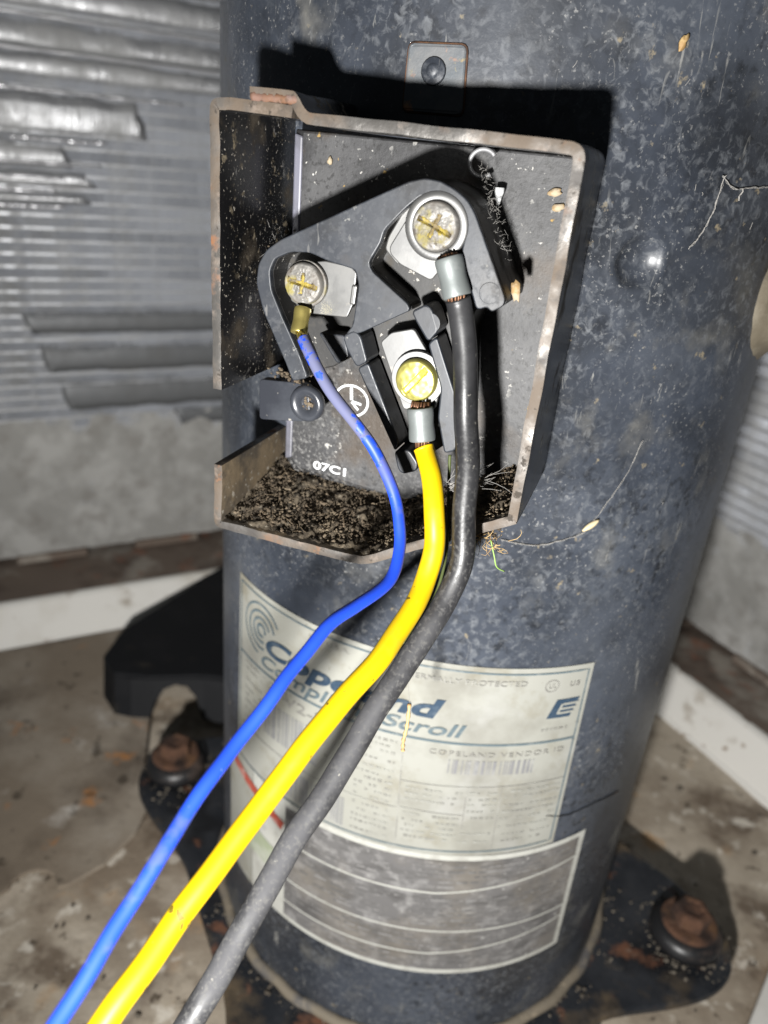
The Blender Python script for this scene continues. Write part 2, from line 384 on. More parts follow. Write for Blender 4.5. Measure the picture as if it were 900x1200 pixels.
def curb(name, d, o0, o1, t0, t1, along, z1, mat_):
    """pressed rim of the pan: a sloping white face rising from o0 to o1"""
    prof = [(o0-1, FL-2), (o0, FL+1.0), (o0+2, FL+2.4), (o1-2.5, z1-1.4), (o1, z1), (o1+3, z1), (o1+3, FL-2)]
    g = Geo().prism([d*o+along*t0+Vector((0, 0, z)) for o, z in prof], [d*o+along*t1+Vector((0, 0, z)) for o, z in prof])
    return kind(g.mk(name, mat_, bevel=.8), 'structure')
DK = -282.0
curb('pan_rim', M_, 241, 265, -420, 240, E1, DK, m_whiterim)
curb('pan_rim', E1, 206, 222, -220, 245, M_, DK, m_whiterim)
def deck(d, o0, o1, t0, t1, along):
    v = []; f = []; nx, ny = 8, 120
    for j in range(ny+1):
        for i in range(nx+1):
            p = d*(o0+(o1-o0)*i/nx)+along*(t0+(t1-t0)*j/ny)
            v.append(p+Vector((0, 0, DK-.6+1.3*noise.fractal(p*.03, 1.0, 2.0, 4))))
    for j in range(ny):
        for i in range(nx): a = j*(nx+1)+i; f.append((a, a+1, a+nx+2, a+nx+1))
    return kind(mk('pan_ledge', v, f, m_rail, smooth=True), 'structure')
deck(M_, 266, 350, -420, 300, E1)
deck(E1, 223, 300, -220, 350, M_)
# bare corner of the white side panel at the lower right
a0 = Vector((139, -50, 0)); a1 = Vector((164, -9, 0)); nn = Vector((.85, -.53, 0))
ps = [a0, a0+nn*60, a1+nn*60+Vector((60, 90, 0)), a1+Vector((60, 98, 0))]
kind(Geo().prism([p+Vector((0, 0, FL-2)) for p in ps], [p+Vector((0, 0, FL+6)) for p in ps]).mk('side_panel_flange', m_whiterim, bevel=1.0), 'structure')

# rusted raised panel of the pan, with its round notch
pl = [(-420, -120), (-205, -64), (-174, -53)]
for k in range(9):
    a = PI+math.radians(15)-k*(PI/8); pl.append((-160+10*math.cos(a), -46+9.5*math.sin(a)+1))
pl += [(-146, -40), (-136, -27), (-130, -8), (-131, 8), (-138, 18), (-146, 40), (-158, 74), (-178, 120), (-196, 159), (-420, 2)]
g = Geo().prism([Vector((x, y, FL+4.2)) for x, y in pl], [Vector((x, y, FL+6.0)) for x, y in pl])
kind(g.mk('raised_pan_panel', m_panel, bevel=.8), 'structure')

# ------------------------------------------------------------------ condenser coil behind
coil = thing('condenser_coil', 'dusty grey finned condenser coil wrapping round behind the black compressor', 'condenser coil', M_*318+E1*268+Vector((0, 0, -282)))
PITCH = 7.5; ZB = -276.0; ROWS = 53
def coil_tube(direc, out, t0, t1, name='coil_tube'):
    g = Geo(); c = direc*((t0+t1)/2)
    g.box(c+out*7, direc*(t1-t0), out*12.6, Vector((0, 0, 1.5)))
    return g
def fin_geo(direc, out, t0, t1, pitch=1.25, depth=11, seed=0):
    """thin vertical plates whose front edges are combed over to one side"""
    n = int((t1-t0)/pitch); v = []; f = []; rr = random.Random(seed)
    h = (PITCH-1.5)/2; lean = 2.3
    for k in range(n+1):
        t = t0+(t1-t0)*k/n
        lean += rr.gauss(0, .12); lean = min(3.0, max(1.6, lean))
        if rr.random() < .03: lean += rr.uniform(-1.4, .8)
        d0 = .3+rr.uniform(-.15, .25)
        for z in (-h, h):
            v += [direc*(t+lean+rr.uniform(-.15, .15))+out*d0+Vector((0, 0, z)), direc*t+out*3+Vector((0, 0, z)), direc*t+out*depth+Vector((0, 0, z))]
    for k in range(n+1):
        a = 6*k; f += [(a, a+1, a+4, a+3), (a+1, a+2, a+5, a+4)]
    return v, f
def coil_run(direc, off, t0, t1, skip=lambda z: False):
    base = off
    out = M_ if direc is E1 else E1
    tm = fm = None
    variants = []
    for r in range(ROWS):
        z = ZB+PITCH*r
        p = base+Vector((0, 0, z))
        if tm is None:
            g = coil_tube(direc, out, t0, t1)
            o = mk('coil_tube', [v+p for v in g.v], g.f, m_tube, coil); tm = o.data
            o0 = o; pz = z
        else:
            o = bpy.data.objects.new('coil_tube', tm); col.objects.link(o); o.parent = coil; o.location = (0, 0, (z-pz)*S)
        if r == ROWS-1: break
        if len(variants) < 4:
            v, f = fin_geo(direc, out, t0, t1, seed=r)
            q = p+Vector((0, 0, PITCH/2))
            o = mk('fin_strip', [a+q for a in v], f, m_fin, coil); variants.append((o.data, z))
        else:
            me, z_ = variants[(r*7+r//3) % 4]
            o = bpy.data.objects.new('fin_strip', me); col.objects.link(o); o.parent = coil; o.location = (0, 0, (z-z_)*S)
coil_run(E1, M_*318, -250, 268)
coil_run(M_, E1*268, -120, 318)
def flat_patch(t0, t1, z0, z1, tilt=2.0, mat_=None, seed=0, lift=-.1):
    tilt *= .3; mat_ = mat_ or (m_darkrefl if z1 < -100 else m_bent)
    """fins combed flat into one rippled sheet between two tubes"""
    rr = random.Random(seed); n = max(6, int((t1-t0)/3)); v = []; f = []
    for k in range(n+1):
        t = t0+(t1-t0)*k/n
        e = rr.uniform(-.5, .5)+3*noise.noise(Vector((t*.06, z0, 2)))
        edge = 1.06
        for j in range(5):
            q = j/4; w = math.sin(q*PI)*1.3-.9+rr.uniform(-.12, .12)
            v.append(M_*(318-lift-w+tilt*(q-.5))+E1*(t+((7*(.5-q)+rr.uniform(-1.5, 1.5)) if k in (0, n) else 0))+Vector((0, 0, (z0+z1)/2+(z1-z0)*(q-.5)*edge*(1+.06*e)+.10*e)))
    for k in range(n):
        for j in range(4):
            a = k*5+j; f.append((a, a+5, a+6, a+1))
    o = mk('flattened_fins', v, f, mat_ or m_bent, coil, smooth=True)
    s = o.modifiers.new('thick', 'SOLIDIFY'); s.thickness = .0003; s.offset = 0
    return o
sd = 1
for (z0, z1, t0, t1, tl) in [(106, 119, -250, 60, 3), (88, 103, -250, 60, -2), (72, 86, -250, 60, 3), (55, 69, -250, 60, -2), (36, 49, -250, 60, 2.5), (21.5, 33, -250, 60, -2.5), (-8, 13, -250, -44, -3),
      (-24, -12, -250, -88, 3), (-36, -27, -250, -76, -2.5), (-44, -39, -140, -80, 2),
      (-121.5, -108.5, -120, 40, 3.5), (-146.5, -130, -112, 40, 3.5), (-172.5, -154, -102, 40, 3.5), (-188, -176.5, -28, 40, 3)]:
    flat_patch(t0, t1, z0, z1, tl, seed=sd); sd += 1
for (z, t0, t1) in [(15.5, -130, -20), (35, -250, 40), (51.5, -250, 60), (-9.5, -118, -66), (-22, -200, -70), (-30, -200, -92), (-37.5, -200, -96), (-46, -146, -92)]:
    g = Geo(); n = 40
    pts = [M_*(316.2+rnd.uniform(-.3, .3))+E1*(t0+(t1-t0)*k/n)+Vector((0, 0, z+rnd.uniform(-.25, .25))) for k in range(n+1)]
    g.tube(pts, [.9+rnd.uniform(-.3, .3) for _ in pts], 6).mk('bent_fin_edge', m_shiny, coil, smooth=True)
def matting(direc, off, out, t0, t1, z0, z1):
    v = []; f = []; nx = 90; nz = 34
    for j in range(nz+1):
        for i in range(nx+1):
            t = t0+(t1-t0)*i/nx; z = z0+(z1-z0)*j/nz
            d = 1.0*noise.fractal(Vector((t*.09, z*.09, 1.7)), 1.0, 2.0, 4)+.15
            if j == nz: d = -3
            elif j > nz-5: d -= max(0, noise.noise(Vector((t*.07, 4.1, z*.05)))+.25)*(j-nz+5)*.9
            v.append(off-out*d+direc*t+Vector((0, 0, z)))
    for j in range(nz):
        for i in range(nx):
            a = j*(nx+1)+i; f.append((a, a+1, a+nx+2, a+nx+1))
    kind(mk('dust_matting', v, f, m_mat, coil, smooth=True), 'stuff')
matting(E1, M_*318, M_, -250, 150, -277.5, -176)
matting(M_, E1*268, E1, -120, 200, -277.5, -196)
for t in (-205, -120, -40, 40):       # rubber strips the coil stands on
    g = Geo(); g.box(M_*322+E1*t+Vector((0, 0, -279.2)), E1*46, M_*16, Vector((0, 0, 5.0))); g.mk('rest_strip', m_rail, coil, bevel=.5)
for t in (20, 110):
    g = Geo(); g.box(E1*272+M_*t+Vector((0, 0, -279.2)), M_*50, E1*16, Vector((0, 0, 5.0))); g.mk('rest_strip', m_rail, coil, bevel=.5)

# ------------------------------------------------------------------ compressor
comp = thing('compressor', 'large dusty blue-black upright cylindrical compressor with open terminal box and nameplate', 'compressor', (0, 0, FL))
# shell with its pressed dimple
th = []
a = -180.0
while a < 180: th.append(a); a += .7 if -20 < a < 70 else 2.4
zs = []; z = -291.0
while z < 150: zs.append(z); z += .9 if -32 < z < 0 else 7
zs.append(150.0)
v = []; f = []
for z in zs:
    for a in th:
        s = math.radians(a)*84; d = math.hypot(s-32.6, z+17); r = R
        if d < 9:
            r += -2.6*(1-(d/5.6)**3) if d < 5.6 else 0
            r += .45*math.exp(-((d-6.4)/1.0)**2)
        r += .10*noise.noise(Vector((s*.03, z*.03, .4)))
        v.append(CYL(s, z, r))
nT = len(th)
for j in range(len(zs)-1):
    for i in range(nT): f.append((j*nT+i, j*nT+(i+1) % nT, (j+1)*nT+(i+1) % nT, (j+1)*nT+i))
mk('shell', v, f, m_shell, comp, smooth=True)
# domed top above the frame
g = Geo(); g.lathe(Vector((0, 0, 150)), Vector((0, 0, 1)), [(84, 0), (86, .5), (86, 12), (80, 26), (62, 38), (34, 46), (0, 48)], 64)
g.mk('top_cap', m_shell, comp, smooth=True)
# bottom bead
g = Geo(); n = 96
pts = [Vector(((85.2+.5*math.sin(k*1.7))*math.sin(2*PI*k/n), -(85.2+.5*math.sin(k*1.7))*math.cos(2*PI*k/n), -287.6+.3*math.sin(k*2.3))) for k in range(n+1)]
g.tube(pts, 2.2, 8, cap=False).mk('weld_bead', m_seam, comp, smooth=True)
# mounting feet plate: four lobes, one towards each bolt
def lobe_poly():
    out = []
    a0 = math.atan2(-22, 118)
    for k in range(4):
        a = a0+k*PI/2
        c = Vector((math.cos(a), math.sin(a), 0)); t = Vector((-c.y, c.x, 0))
        for q in ((92, -44), (118, -30), (132, -20), (140, -8), (140, 8), (132, 20), (118, 30), (92, 44)):
            p = c*q[0]+t*q[1]; out.append((p.x, p.y))
    return round_poly(out, 9, 3)
fp = lobe_poly()
g = Geo().prism([Vector((x, y, -293)) for x, y in fp], [Vector((x, y, -289)) for x, y in fp])
g.mk('foot_plate', m_foot, comp, bevel=1.2)
# turned-down edge strips of the foot plate, between the lobes
a0 = math.atan2(-22, 118)
for k in range(4):
    a = a0+PI/4+k*PI/2
    c = Vector((math.cos(a), math.sin(a), 0)); t = Vector((-c.y, c.x, 0))
    Geo().box(c*92+Vector((0, 0, -298)), c*3, t*74, Vector((0, 0, 13))).mk('foot_skirt', m_foot, comp, bevel=.8)

# spot welded tab above the box
tp = round_poly([(-22, 20.1), (-10.2, 20.2), (-9.6, 8), (-22.2, 8)], 1.2)
v0 = [CYL(s, z, 83.4) for s, z in tp]; v1 = [CYL(s, z, 84.9) for s, z in tp]
tabp = Geo().prism(v0, v1).mk('welded_tab', mat('tab_steel', (.075, .085, .095), .5, .1, [
    L((.12, .12, .12), 150, .46, .64, .7, 5, seed=2), L((.34, .15, .06), 150, .60, .68, .8, 5, seed=5), L((.26, .21, .08), 260, .62, .69, .7, 4, seed=7)], [(300, .5, .3)]), comp, bevel=.45)
g = Geo(); g.lathe(CYL(-16.3, 15.4, 84.8), CYL(-16.3, 0, 1), [(2.6, 0), (2.3, .35), (1.5, .3), (1.2, .9), (.7, 1.1), (0, 1.1)], 20)
g.mk('spot_weld', m_shell, tabp, smooth=True)
# rust line round the tab
tp2 = [(s*1.0, z) for s, z in tp]
g = Geo(); g.tube([CYL(s, z, 84.15) for s, z in tp]+[CYL(*tp[0], 84.15)], .36, 6, cap=False)
g.mk('rust_edge', m_rust, tabp, smooth=True)

# terminal box walls --------------------------------------------------------
NR = 110.0
def strip_wall(path, t, side, name, parent, m_out, m_in, m_front, nr=NR, label=None, nback=None, skew=0):
    pts = [Vector(p) for p in path]; n = len(pts); inn = []
    for i, p in enumerate(pts):
        d = (pts[min(i+1, n-1)]-pts[max(i-1, 0)]).normalized()
        inn.append(p+Vector((d.y, -d.x))*t*side)
    D = 5; v = []; f = []; fm = []
    def bn(u, k):
        b = math.sqrt(max(84**2-u*u, 0))-.8 if nback is None else nback
        return nr+(b-nr)*k/D
    for row in (pts, inn):
        for i, p in enumerate(row):
            for k in range(D+1):
                w = noise.noise(Vector((p.x*.12, p.y*.12, k*.5)))*.25
                v.append(B(p.x+w, p.y+w*.6, bn(p.x, k)+(noise.noise(Vector((p.x*.35, p.y*.35, 7)))*.35 if k == 0 else 0)))
    W_ = D+1; o = n*W_
    for i in range(n-1):
        for k in range(D):
            a = i*W_+k
            f.append((a, a+1, a+W_+1, a+W_)); fm.append(0)
            f.append((o+a, o+a+W_, o+a+W_+1, o+a+1)); fm.append(1)
        a = i*W_
        f.append((a, a+W_, o+a+W_, o+a)); fm.append(2)
        a = i*W_+D
        f.append((a, o+a, o+a+W_, a+W_)); fm.append(0)
    for i in (0, n-1):
        for k in range(D):
            a = i*W_+k; f.append((a, a+1, o+a+1, o+a)); fm.append(2)
    ob = mk(name, v, f, [m_out, m_in, m_front], parent, fm=fm, bevel=.8, seg=3, ang=50)
    ob.data.polygons.foreach_set('use_smooth', [True]*len(ob.data.polygons))
    if label: ob['label'] = label
    return ob
def dens(path, step=1.5):
    out = []
    for a, b in zip(path, path[1:]):
        n = max(1, int(math.dist(a, b)/step))
        out += [(a[0]+(b[0]-a[0])*k/n, a[1]+(b[1]-a[1])*k/n) for k in range(n)]
    out.append(path[-1]); return out
tbox = mk('terminal_box', [B(-34, -50, 76.2), B(-34, -50, 78), B(-34, -66, 78), B(-34, -66, 76.2), B(-32.6, -50, 76.2), B(-32.6, -50, 78), B(-32.6, -66, 78), B(-32.6, -66, 76.2)],
          [(0, 1, 2, 3), (4, 7, 6, 5), (0, 4, 5, 1), (3, 2, 6, 7), (0, 3, 7, 4), (1, 5, 6, 2)], m_black, comp)
s1 = dens([(-34.1, -49.8), (-34.3, -22), (-34.2, 2.0)])+chaikin([(-34.2, 2.2), (-34.1, 6.6), (-30.0, 6.9)], 3)[1:]+dens([(-29.5, 6.9), (-16.9, 6.3)])
s2 = dens([(-25.7, 8.9), (-18.0, 8.7)])+chaikin([(-17.9, 8.7), (-16.2, 8.6), (-14.2, 5.4), (-12.4, 5.3)], 2)[1:]+dens([(-12.2, 5.3), (1.0, 5.1), (18.1, 4.7), (30.4, 4.4)])+chaikin([(30.6, 4.4), (36.9, 4.2), (36.8, -2.2)], 3)[1:]+dens([(36.8, -2.6), (36.7, -8.1), (36.5, -24.2), (36.2, -44.8), (36.0, -65.2)])
s3 = dens([(-34.1, -67.6), (-34.2, -79.6)])+chaikin([(-34.2, -79.8), (-34.1, -83.6), (-30.5, -83.7)], 3)[1:]+dens([(-30, -83.7), (.7, -84.0)])+chaikin([(.8, -84), (4.8, -83.6), (12.4, -78.9)], 2)[1:]+dens([(12.6, -78.7), (36.0, -65.6)])
strip_wall(s1, 2.1, 1, 'side_wall', tbox, m_black, m_black, m_rim)
w2 = strip_wall(s2, 2.0, 1, 'side_wall', tbox, m_black, m_black, m_rim, label='top and right wall of the open box with rust along its bare edge')
strip_wall(s3, 2.0, -1, 'lower_wall', tbox, m_black, m_brownwall, m_rim, label='lower wall of the box holding the dirt')
# rusty weld in the overlap
g = Geo(); pts = [B(-25.4+k*.52, 7.25+.10*math.sin(k*1.9), NR-.55+.15*math.sin(k*2.7)) for k in range(19)]
g.tube(pts, [.85+.08*math.sin(k*1.3) for k in range(19)], 10).mk('rust_bead', m_rustweld, tbox, smooth=True)

# tan dusty pipe stub brazed to the right side of the shell
g = Geo(); ax = CYL(95, 0, 1)
g.lathe(CYL(95.5, -25, 80), ax, [(19, 0), (18.5, 3.0), (17, 4.6), (15.2, 6.2), (14.2, 9), (13.8, 14)], 40)
z1 = Vector((0, 0, 1)); q0 = CYL(95.5, -25, 92)
g.tube([q0, q0+ax*10, q0+ax*20, q0+ax*27+z1*2, q0+ax*33+z1*7, q0+ax*36.5+z1*14, q0+ax*38+z1*24, q0+ax*38+z1*60, q0+ax*38+z1*170], 13.8, 32)
g.v = [p+Vector((noise.noise(p*.3), noise.noise(p*.3+Vector((9, 0, 0))), noise.noise(p*.3+Vector((0, 9, 0)))))*.7 for p in g.v]
g.mk('pipe_stub', m_tan, comp, smooth=True)

# ---- nameplate and warning label
def cyl_sheet(s0, s1, z0, z1, r, rad=2.0, holes=None, flare=None):
    p = round_poly([(s0, z0), (s1, z0), (s1, z1), (s0, z1)], rad)
    return p
def cyl_patch(poly_lo, poly_hi, n, r):
    """poly_lo / poly_hi: (s, z) at left..right ends of the lower and upper edges"""
    v = []; f = []; NZ = 12
    for j in range(NZ+1):
        q = j/NZ
        for i in range(n+1):
            t = i/n
            lo = (poly_lo[0][0]+(poly_lo[1][0]-poly_lo[0][0])*t, poly_lo[0][1]+(poly_lo[1][1]-poly_lo[0][1])*t)
            hi = (poly_hi[0][0]+(poly_hi[1][0]-poly_hi[0][0])*t, poly_hi[0][1]+(poly_hi[1][1]-poly_hi[0][1])*t)
            v.append(CYL(lo[0]+(hi[0]-lo[0])*q, lo[1]+(hi[1]-lo[1])*q, r))
    for j in range(NZ):
        for i in range(n):
            a = j*(n+1)+i; f.append((a, a+1, a+n+2, a+n+1))
    return v, f
def cyl_line(g, pts, w, r, m=0):
    """flat printed line on the shell along pts"""
    P = []
    for a, b in zip(pts, pts[1:]):
        n = max(1, int(abs(b[0]-a[0])/2.5)+1)
        P += [(a[0]+(b[0]-a[0])*k/n, a[1]+(b[1]-a[1])*k/n) for k in range(n)]
    P.append(pts[-1]); v = []; f = []
    for i, p in enumerate(P):
        d = (Vector(P[min(i+1, len(P)-1)])-Vector(P[max(i-1, 0)]))
        d = d.normalized() if d.length else Vector((1, 0))
        nx, ny = -d.y*w/2, d.x*w/2
        v += [CYL(p[0]+nx, p[1]+ny, r), CYL(p[0]-nx, p[1]-ny, r)]
    f = [(2*i, 2*i+1, 2*i+3, 2*i+2) for i in range(len(P)-1)]
    g.add(v, f, m); return g
def text_flat(body, size, offset=0.0, shear=0.0, sx=1.0, space=1.0):
    c = bpy.data.curves.new('t', 'FONT'); c.body = body; c.size = size; c.offset = offset; c.shear = shear
    c.space_character = space; c.resolution_u = 4; c.fill_mode = 'FRONT'
    o = bpy.data.objects.new('t', c); col.objects.link(o)
    dg = bpy.context.evaluated_depsgraph_get(); ev = o.evaluated_get(dg); me = ev.to_mesh()
    v = [(p.co.x*sx, p.co.y) for p in me.vertices]; f = [tuple(q.vertices) for q in me.polygons]
    ev.to_mesh_clear(); bpy.data.objects.remove(o); bpy.data.curves.remove(c)
    return v, f
def fit_text(body, width, height, **kw):
    v, f = text_flat(body, 10, **kw)
    x0 = min(p[0] for p in v); x1 = max(p[0] for p in v); y1 = max(p[1] for p in v); y0 = min(p[1] for p in v)
    k = width/(x1-x0); h = height/y1
    return [((p[0]-x0)*k, p[1]*h) for p in v], f
def cyl_text(body, s0, z0, width, height, mat_, parent, name='lettering', r=84.62, **kw):
    v, f = fit_text(body, width, height, **kw)
    return mk(name, [CYL(s0+x, z0+y, r) for x, y in v], f, mat_, parent)

v, f = cyl_patch([(-74.5, -197.4), (46.9, -195.0)], [(-73.2, -122.6), (46.2, -124.6)], 70, 84.30)
np_ = mk('nameplate', v, f, m_label, comp, smooth=True); np_['label'] = 'cream nameplate sticker with blue lettering wrapped round the shell'
RL = 84.52
g = Geo()
cyl_line(g, [(-71.5, -124.6), (44.6, -126.4), (45.2, -193), (-72.6, -195.4), (-71.5, -124.6)], .55, RL)
cyl_line(g, [(-71.6, -150.8), (45, -151.0)], .8, RL)
g.mk('border_line', m_inkgrey, np_)
g = Geo()
for ln in ([(-6.2, -153), (-5.0, -193.5)], [(-5.8, -167.6), (45, -166.4)], [(14, -167.4), (14.4, -184)], [(24.5, -167.2), (24.8, -193)], [(-5.4, -178), (14, -178.4)], [(-70, -179.0), (-6, -178.6)]):
    cyl_line(g, ln, .28, RL)
g.mk('table_rule', m_inkfade, np_)
cyl_text('Copeland', -56.2, -142.6, 60.4, 6.6, m_inkblue, np_, offset=.36, shear=.26)
cyl_text('Compliant Scroll', -58.4, -148.6, 69.4, 4.5, m_inkgrey, np_, offset=.16, shear=.26)
cyl_text('U.S.A.', -32, -128.3, 7.5, 1.5, m_inkfade, np_)
cyl_text('THERMALLY PROTECTED', -9.6, -130.0, 35.6, 1.7, m_inkfade, np_)
cyl_text('COPELAND VENDOR ID', 1.4, -155.4, 40.6, 1.7, m_inkfade, np_, space=1.15)
cyl_text('V2-P', -47, -157.2, 16, 3.6, m_inkfade, np_)
cyl_text('us', 39.2, -131.4, 3.2, 1.6, m_inkfade, np_)
g = Geo(); cyl_line(g, [(33.6+2.0*math.cos(t*.35), -130.7+2.0*math.sin(t*.35)) for t in range(19)], .4, RL)
g.mk('approval_mark', m_inkfade, np_)
cyl_text('UL', 32.6, -131.3, 2.2, 1.5, m_inkfade, np_)
rr = random.Random(77); g = Geo()
for (s0, s1, z0, z1) in ((-4, 13, -169.8, -177), (26, 44, -169, -179), (33, 43, -146.4, -147.6), (15, 24, -169.5, -182), (25.5, 44, -180, -192), (-4, 13, -180, -192), (-68, -46, -153, -158), (-20, -8, -154, -178), (-68, -58, -160, -178), (-20, -8, -181, -192), (14, 23.5, -186, -192.5)):
    z = z0
    while z > z1:
        s = s0
        while s < s1:
            w = rr.uniform(.5, 1.5)
            if rr.random() < .8: cyl_line(g, [(s, z), (min(s+w, s1), z)], rr.uniform(.5, 1.0), RL)
            s += w+rr.uniform(.3, .8)
        z -= rr.choice((2.2, 2.6, 3.4))
kind(g.mk('faded_small_print', mat('very_faded_print', (.185, .182, .165), .5, 0, [L((.26, .26, .235), 120, .42, .56, .95, 6, seed=5)]), np_), 'stuff')
def barcode(s0, s1, z0, z1, seed, mat_):
    rr = random.Random(seed); g = Geo(); s = s0
    while s < s1:
        w = rr.choice((.35, .35, .6, .9)); cyl_line(g, [(s, z0), (s, z1)], w, RL); s += w+rr.choice((.35, .5, .9))
    return g.mk('barcode', mat_, np_)
m_bar = mat('faded_barcode', (.175, .175, .18), .5, 0, [L((.33, .33, .31), 120, .5, .64, .7, 5, seed=5)])
barcode(7.6, 33, -162.2, -157.0, 3, m_bar)
barcode(-56, -33, -174, -160.2, 4, m_bar)
barcode(-44, -22, -193, -181.5, 5, m_bar)
# spiral emblem
g = Geo()
for k, (rd, a0, a1) in enumerate([(2.0, -20, 300), (4.2, 20, 290), (6.6, 15, 285), (9.2, 30, 260)]):
    cyl_line(g, [(-59.0+rd*1.0*math.cos(math.radians(a0+(a1-a0)*t/24)), -136.4+rd*math.sin(math.radians(a0+(a1-a0)*t/24))) for t in range(25)], 1.0-.1*k, RL)
g.mk('spiral_emblem', m_inkgrey, np_)
# slanted block emblem with an E cut into it
v, f = cyl_patch([(33.9, -142.3), (41.4, -142.4)], [(36.2, -135.8), (43.6, -135.8)], 6, RL)
em = mk('block_emblem', v, f, m_inkblue, np_)
g = Geo()
for z0, s0 in ((-137.6, .8), (-139.2, 0), (-140.7, -.6)): cyl_line(g, [(37.7+s0, z0), (43.0+s0*.8, z0)], .7, 84.60)
cyl_line(g, [(38.2, -137.4), (37.1, -140.9)], .7, 84.60)
g.mk('block_emblem_letter', m_label, np_)

# lower warning label
v, f = cyl_patch([(-62, -251.0), (61.6, -252.0)], [(-62, -195.8), (60.9, -195.4)], 70, 84.42)
wl = mk('warning_label', v, f, m_border, comp, smooth=True); wl['label'] = 'worn grey warning label with pale ruled lines below the nameplate'
v, f = cyl_patch([(-43.5, -249.0), (59.0, -249.6)], [(-44.5, -198.0), (58.3, -197.4)], 60, 84.60)
mk('grey_field', v, f, m_label2, wl, smooth=True)
g = Geo()
for (a, b) in ((-212.6, -206.0), (-230.6, -229.6), (-241.6, -235.0)):
    cyl_line(g, [(-44, a), (10, a+.4), (59, b)], .75, 84.72)
g.mk('ruled_line', m_border, wl)
g = Geo(); cyl_line(g, [(-82, -199.5), (-70, -201.6), (-58, -204), (-45.5, -208)], 4.0, 84.72)
g.mk('red_stripe', m_red, wl)
v, f = cyl_patch([(-82, -252.0), (-62.2, -251.2)], [(-82, -195.8), (-62.2, -195.8)], 12, 84.42)
mk('label_end', v, f, m_label, wl, smooth=True)
v, f = cyl_patch([(-70, -232), (-50, -233)], [(-66, -219), (-47, -222)], 8, 84.6)
mk('green_stain', v, f, mat('green_smear', (.26, .29, .20), .6, 0, [L((.40, .41, .36), 60, .45, .6, .9, 5, seed=2)]), wl)
g = Geo(); rr = random.Random(12)
for z in (-200.4, -202.6, -204.8, -207.2, -209.4, -215.6, -217.8, -220.2, -222.4, -224.8, -227.0, -233.2, -235.4, -237.8, -243.8, -246.0):
    s = rr.uniform(-42, -30)
    while s < 55:
        w = rr.uniform(1.5, 7)
        if rr.random() < .72: cyl_line(g, [(s, z), (min(s+w, 57), z+.15)], rr.uniform(.5, .95), 84.70)
        s += w+rr.uniform(.6, 1.6)
kind(g.mk('worn_print', mat('worn_print', (.095, .092, .09), .6, 0, [L((.2, .195, .19), 200, .45, .6, .9, 5, seed=4)]), wl), 'stuff')

# ------------------------------------------------------------------ bolts with rubber grommets
def bolt(x, y, label):
    t = thing('mounting_bolt', label, 'bolt', (x, y, FL), 'bolts through the compressor feet')
    c = Vector((x, y, 0)); up = Vector((0, 0, 1))
    g = Geo(); g.lathe(c+up*FL, up, [(16, -1), (17, 3), (17, 9), (13, 12), (13, 19.5), (14.6, 20), (14.9, 23.5), (13, 26.6), (9, 27.3), (0, 27.3)], 32)
    g.mk('rubber_grommet', m_rubber, t, smooth=True)
    g = Geo(); g.lathe(c+up*(FL+27.4), up, [(11.2, 0), (11.4, .6), (11.2, 1.8), (10, 2.2), (0, 2.2)], 28)
    g.mk('washer', m_rust, t, bevel=.3)
    g = Geo(); g.lathe(c+up*(FL+29.4), up, [(7.4, 0), (7.8, .8), (7.8, 5.4), (6.4, 6.8), (4.4, 6.9), (4.0, 6.2), (0, 6.0)], 6)
    g.mk('bolt_head', m_rust, t, bevel=.6)
    return t
bolt(119, -20, 'rusty bolt in a black rubber grommet at the lower right beside the nameplate')
bolt(-122, 24, 'brown rusted bolt in shadow below the black bracket, left of the compressor')

def near_foot(rr):
    k = rr.random()
    if k < .6:
        a = rr.uniform(0, 2*PI); d = rr.gauss(15, 5); c = (119, -20) if rr.random() < .65 else (-122, 24)
        return Vector((c[0]+d*math.cos(a), c[1]+d*math.sin(a), -288.7+rr.uniform(0, .5)))
    a = rr.uniform(-2.6, .6); d = 86.5+abs(rr.gauss(0, 4))
    return Vector((d*math.cos(a), d*math.sin(a), -288.6+rr.uniform(0, .8)))
FOOT_DIRT = near_foot
# ------------------------------------------------------------------ black bracket behind the left bolt
br = thing('mounting_bracket', 'black sheet metal bracket with an arched cut-out behind the left bolt', 'bracket', (-150, 110, FL))
top = [(-193, 90), (-194, 118), (-162, 212), (-90, 214), (-90, 92), (-133, 87), (-160, 79), (-180, 77)]
Geo().prism([Vector((x, y, -283)) for x, y in top], [Vector((x, y, -280)) for x, y in top]).mk('top_plate', m_blackbr, br, bevel=1.2)
def skirt(pts, lows, name, off=0):
    g = Geo(); n = len(pts); d = Vector((0, 3, 0))
    for i in range(n-1):
        a = Vector((*pts[i], 0)); b = Vector((*pts[i+1], 0))
        nrm = Vector((b.y-a.y, a.x-b.x, 0)).normalized()*-2.4
        fa, fb = (-282.5-lows[i])/25.3, (-282.5-lows[i+1])/25.3
        q = [a+Vector((4*fa, -12*fa, lows[i])), b+Vector((4*fb, -12*fb, lows[i+1])), b+Vector((0, 0, -282.5)), a+Vector((0, 0, -282.5))]
        g.prism(q, [w+nrm for w in q])
    return g.mk(name, m_blackbr, br)
arc = []
lows = []
pp = [(-193, 91), (-180, 78), (-170, 77.5), (-162, 79), (-157, 80), (-152, 81.4), (-146, 83.2), (-140, 85), (-135, 86.3), (-131, 87.2), (-110, 89), (-90, 91)]
lw = [-306, -307.8, -307.8, -307.8, -294, -287.5, -285.5, -286.5, -292, -303, -306, -306]
skirt(pp, lw, 'arched_skirt')

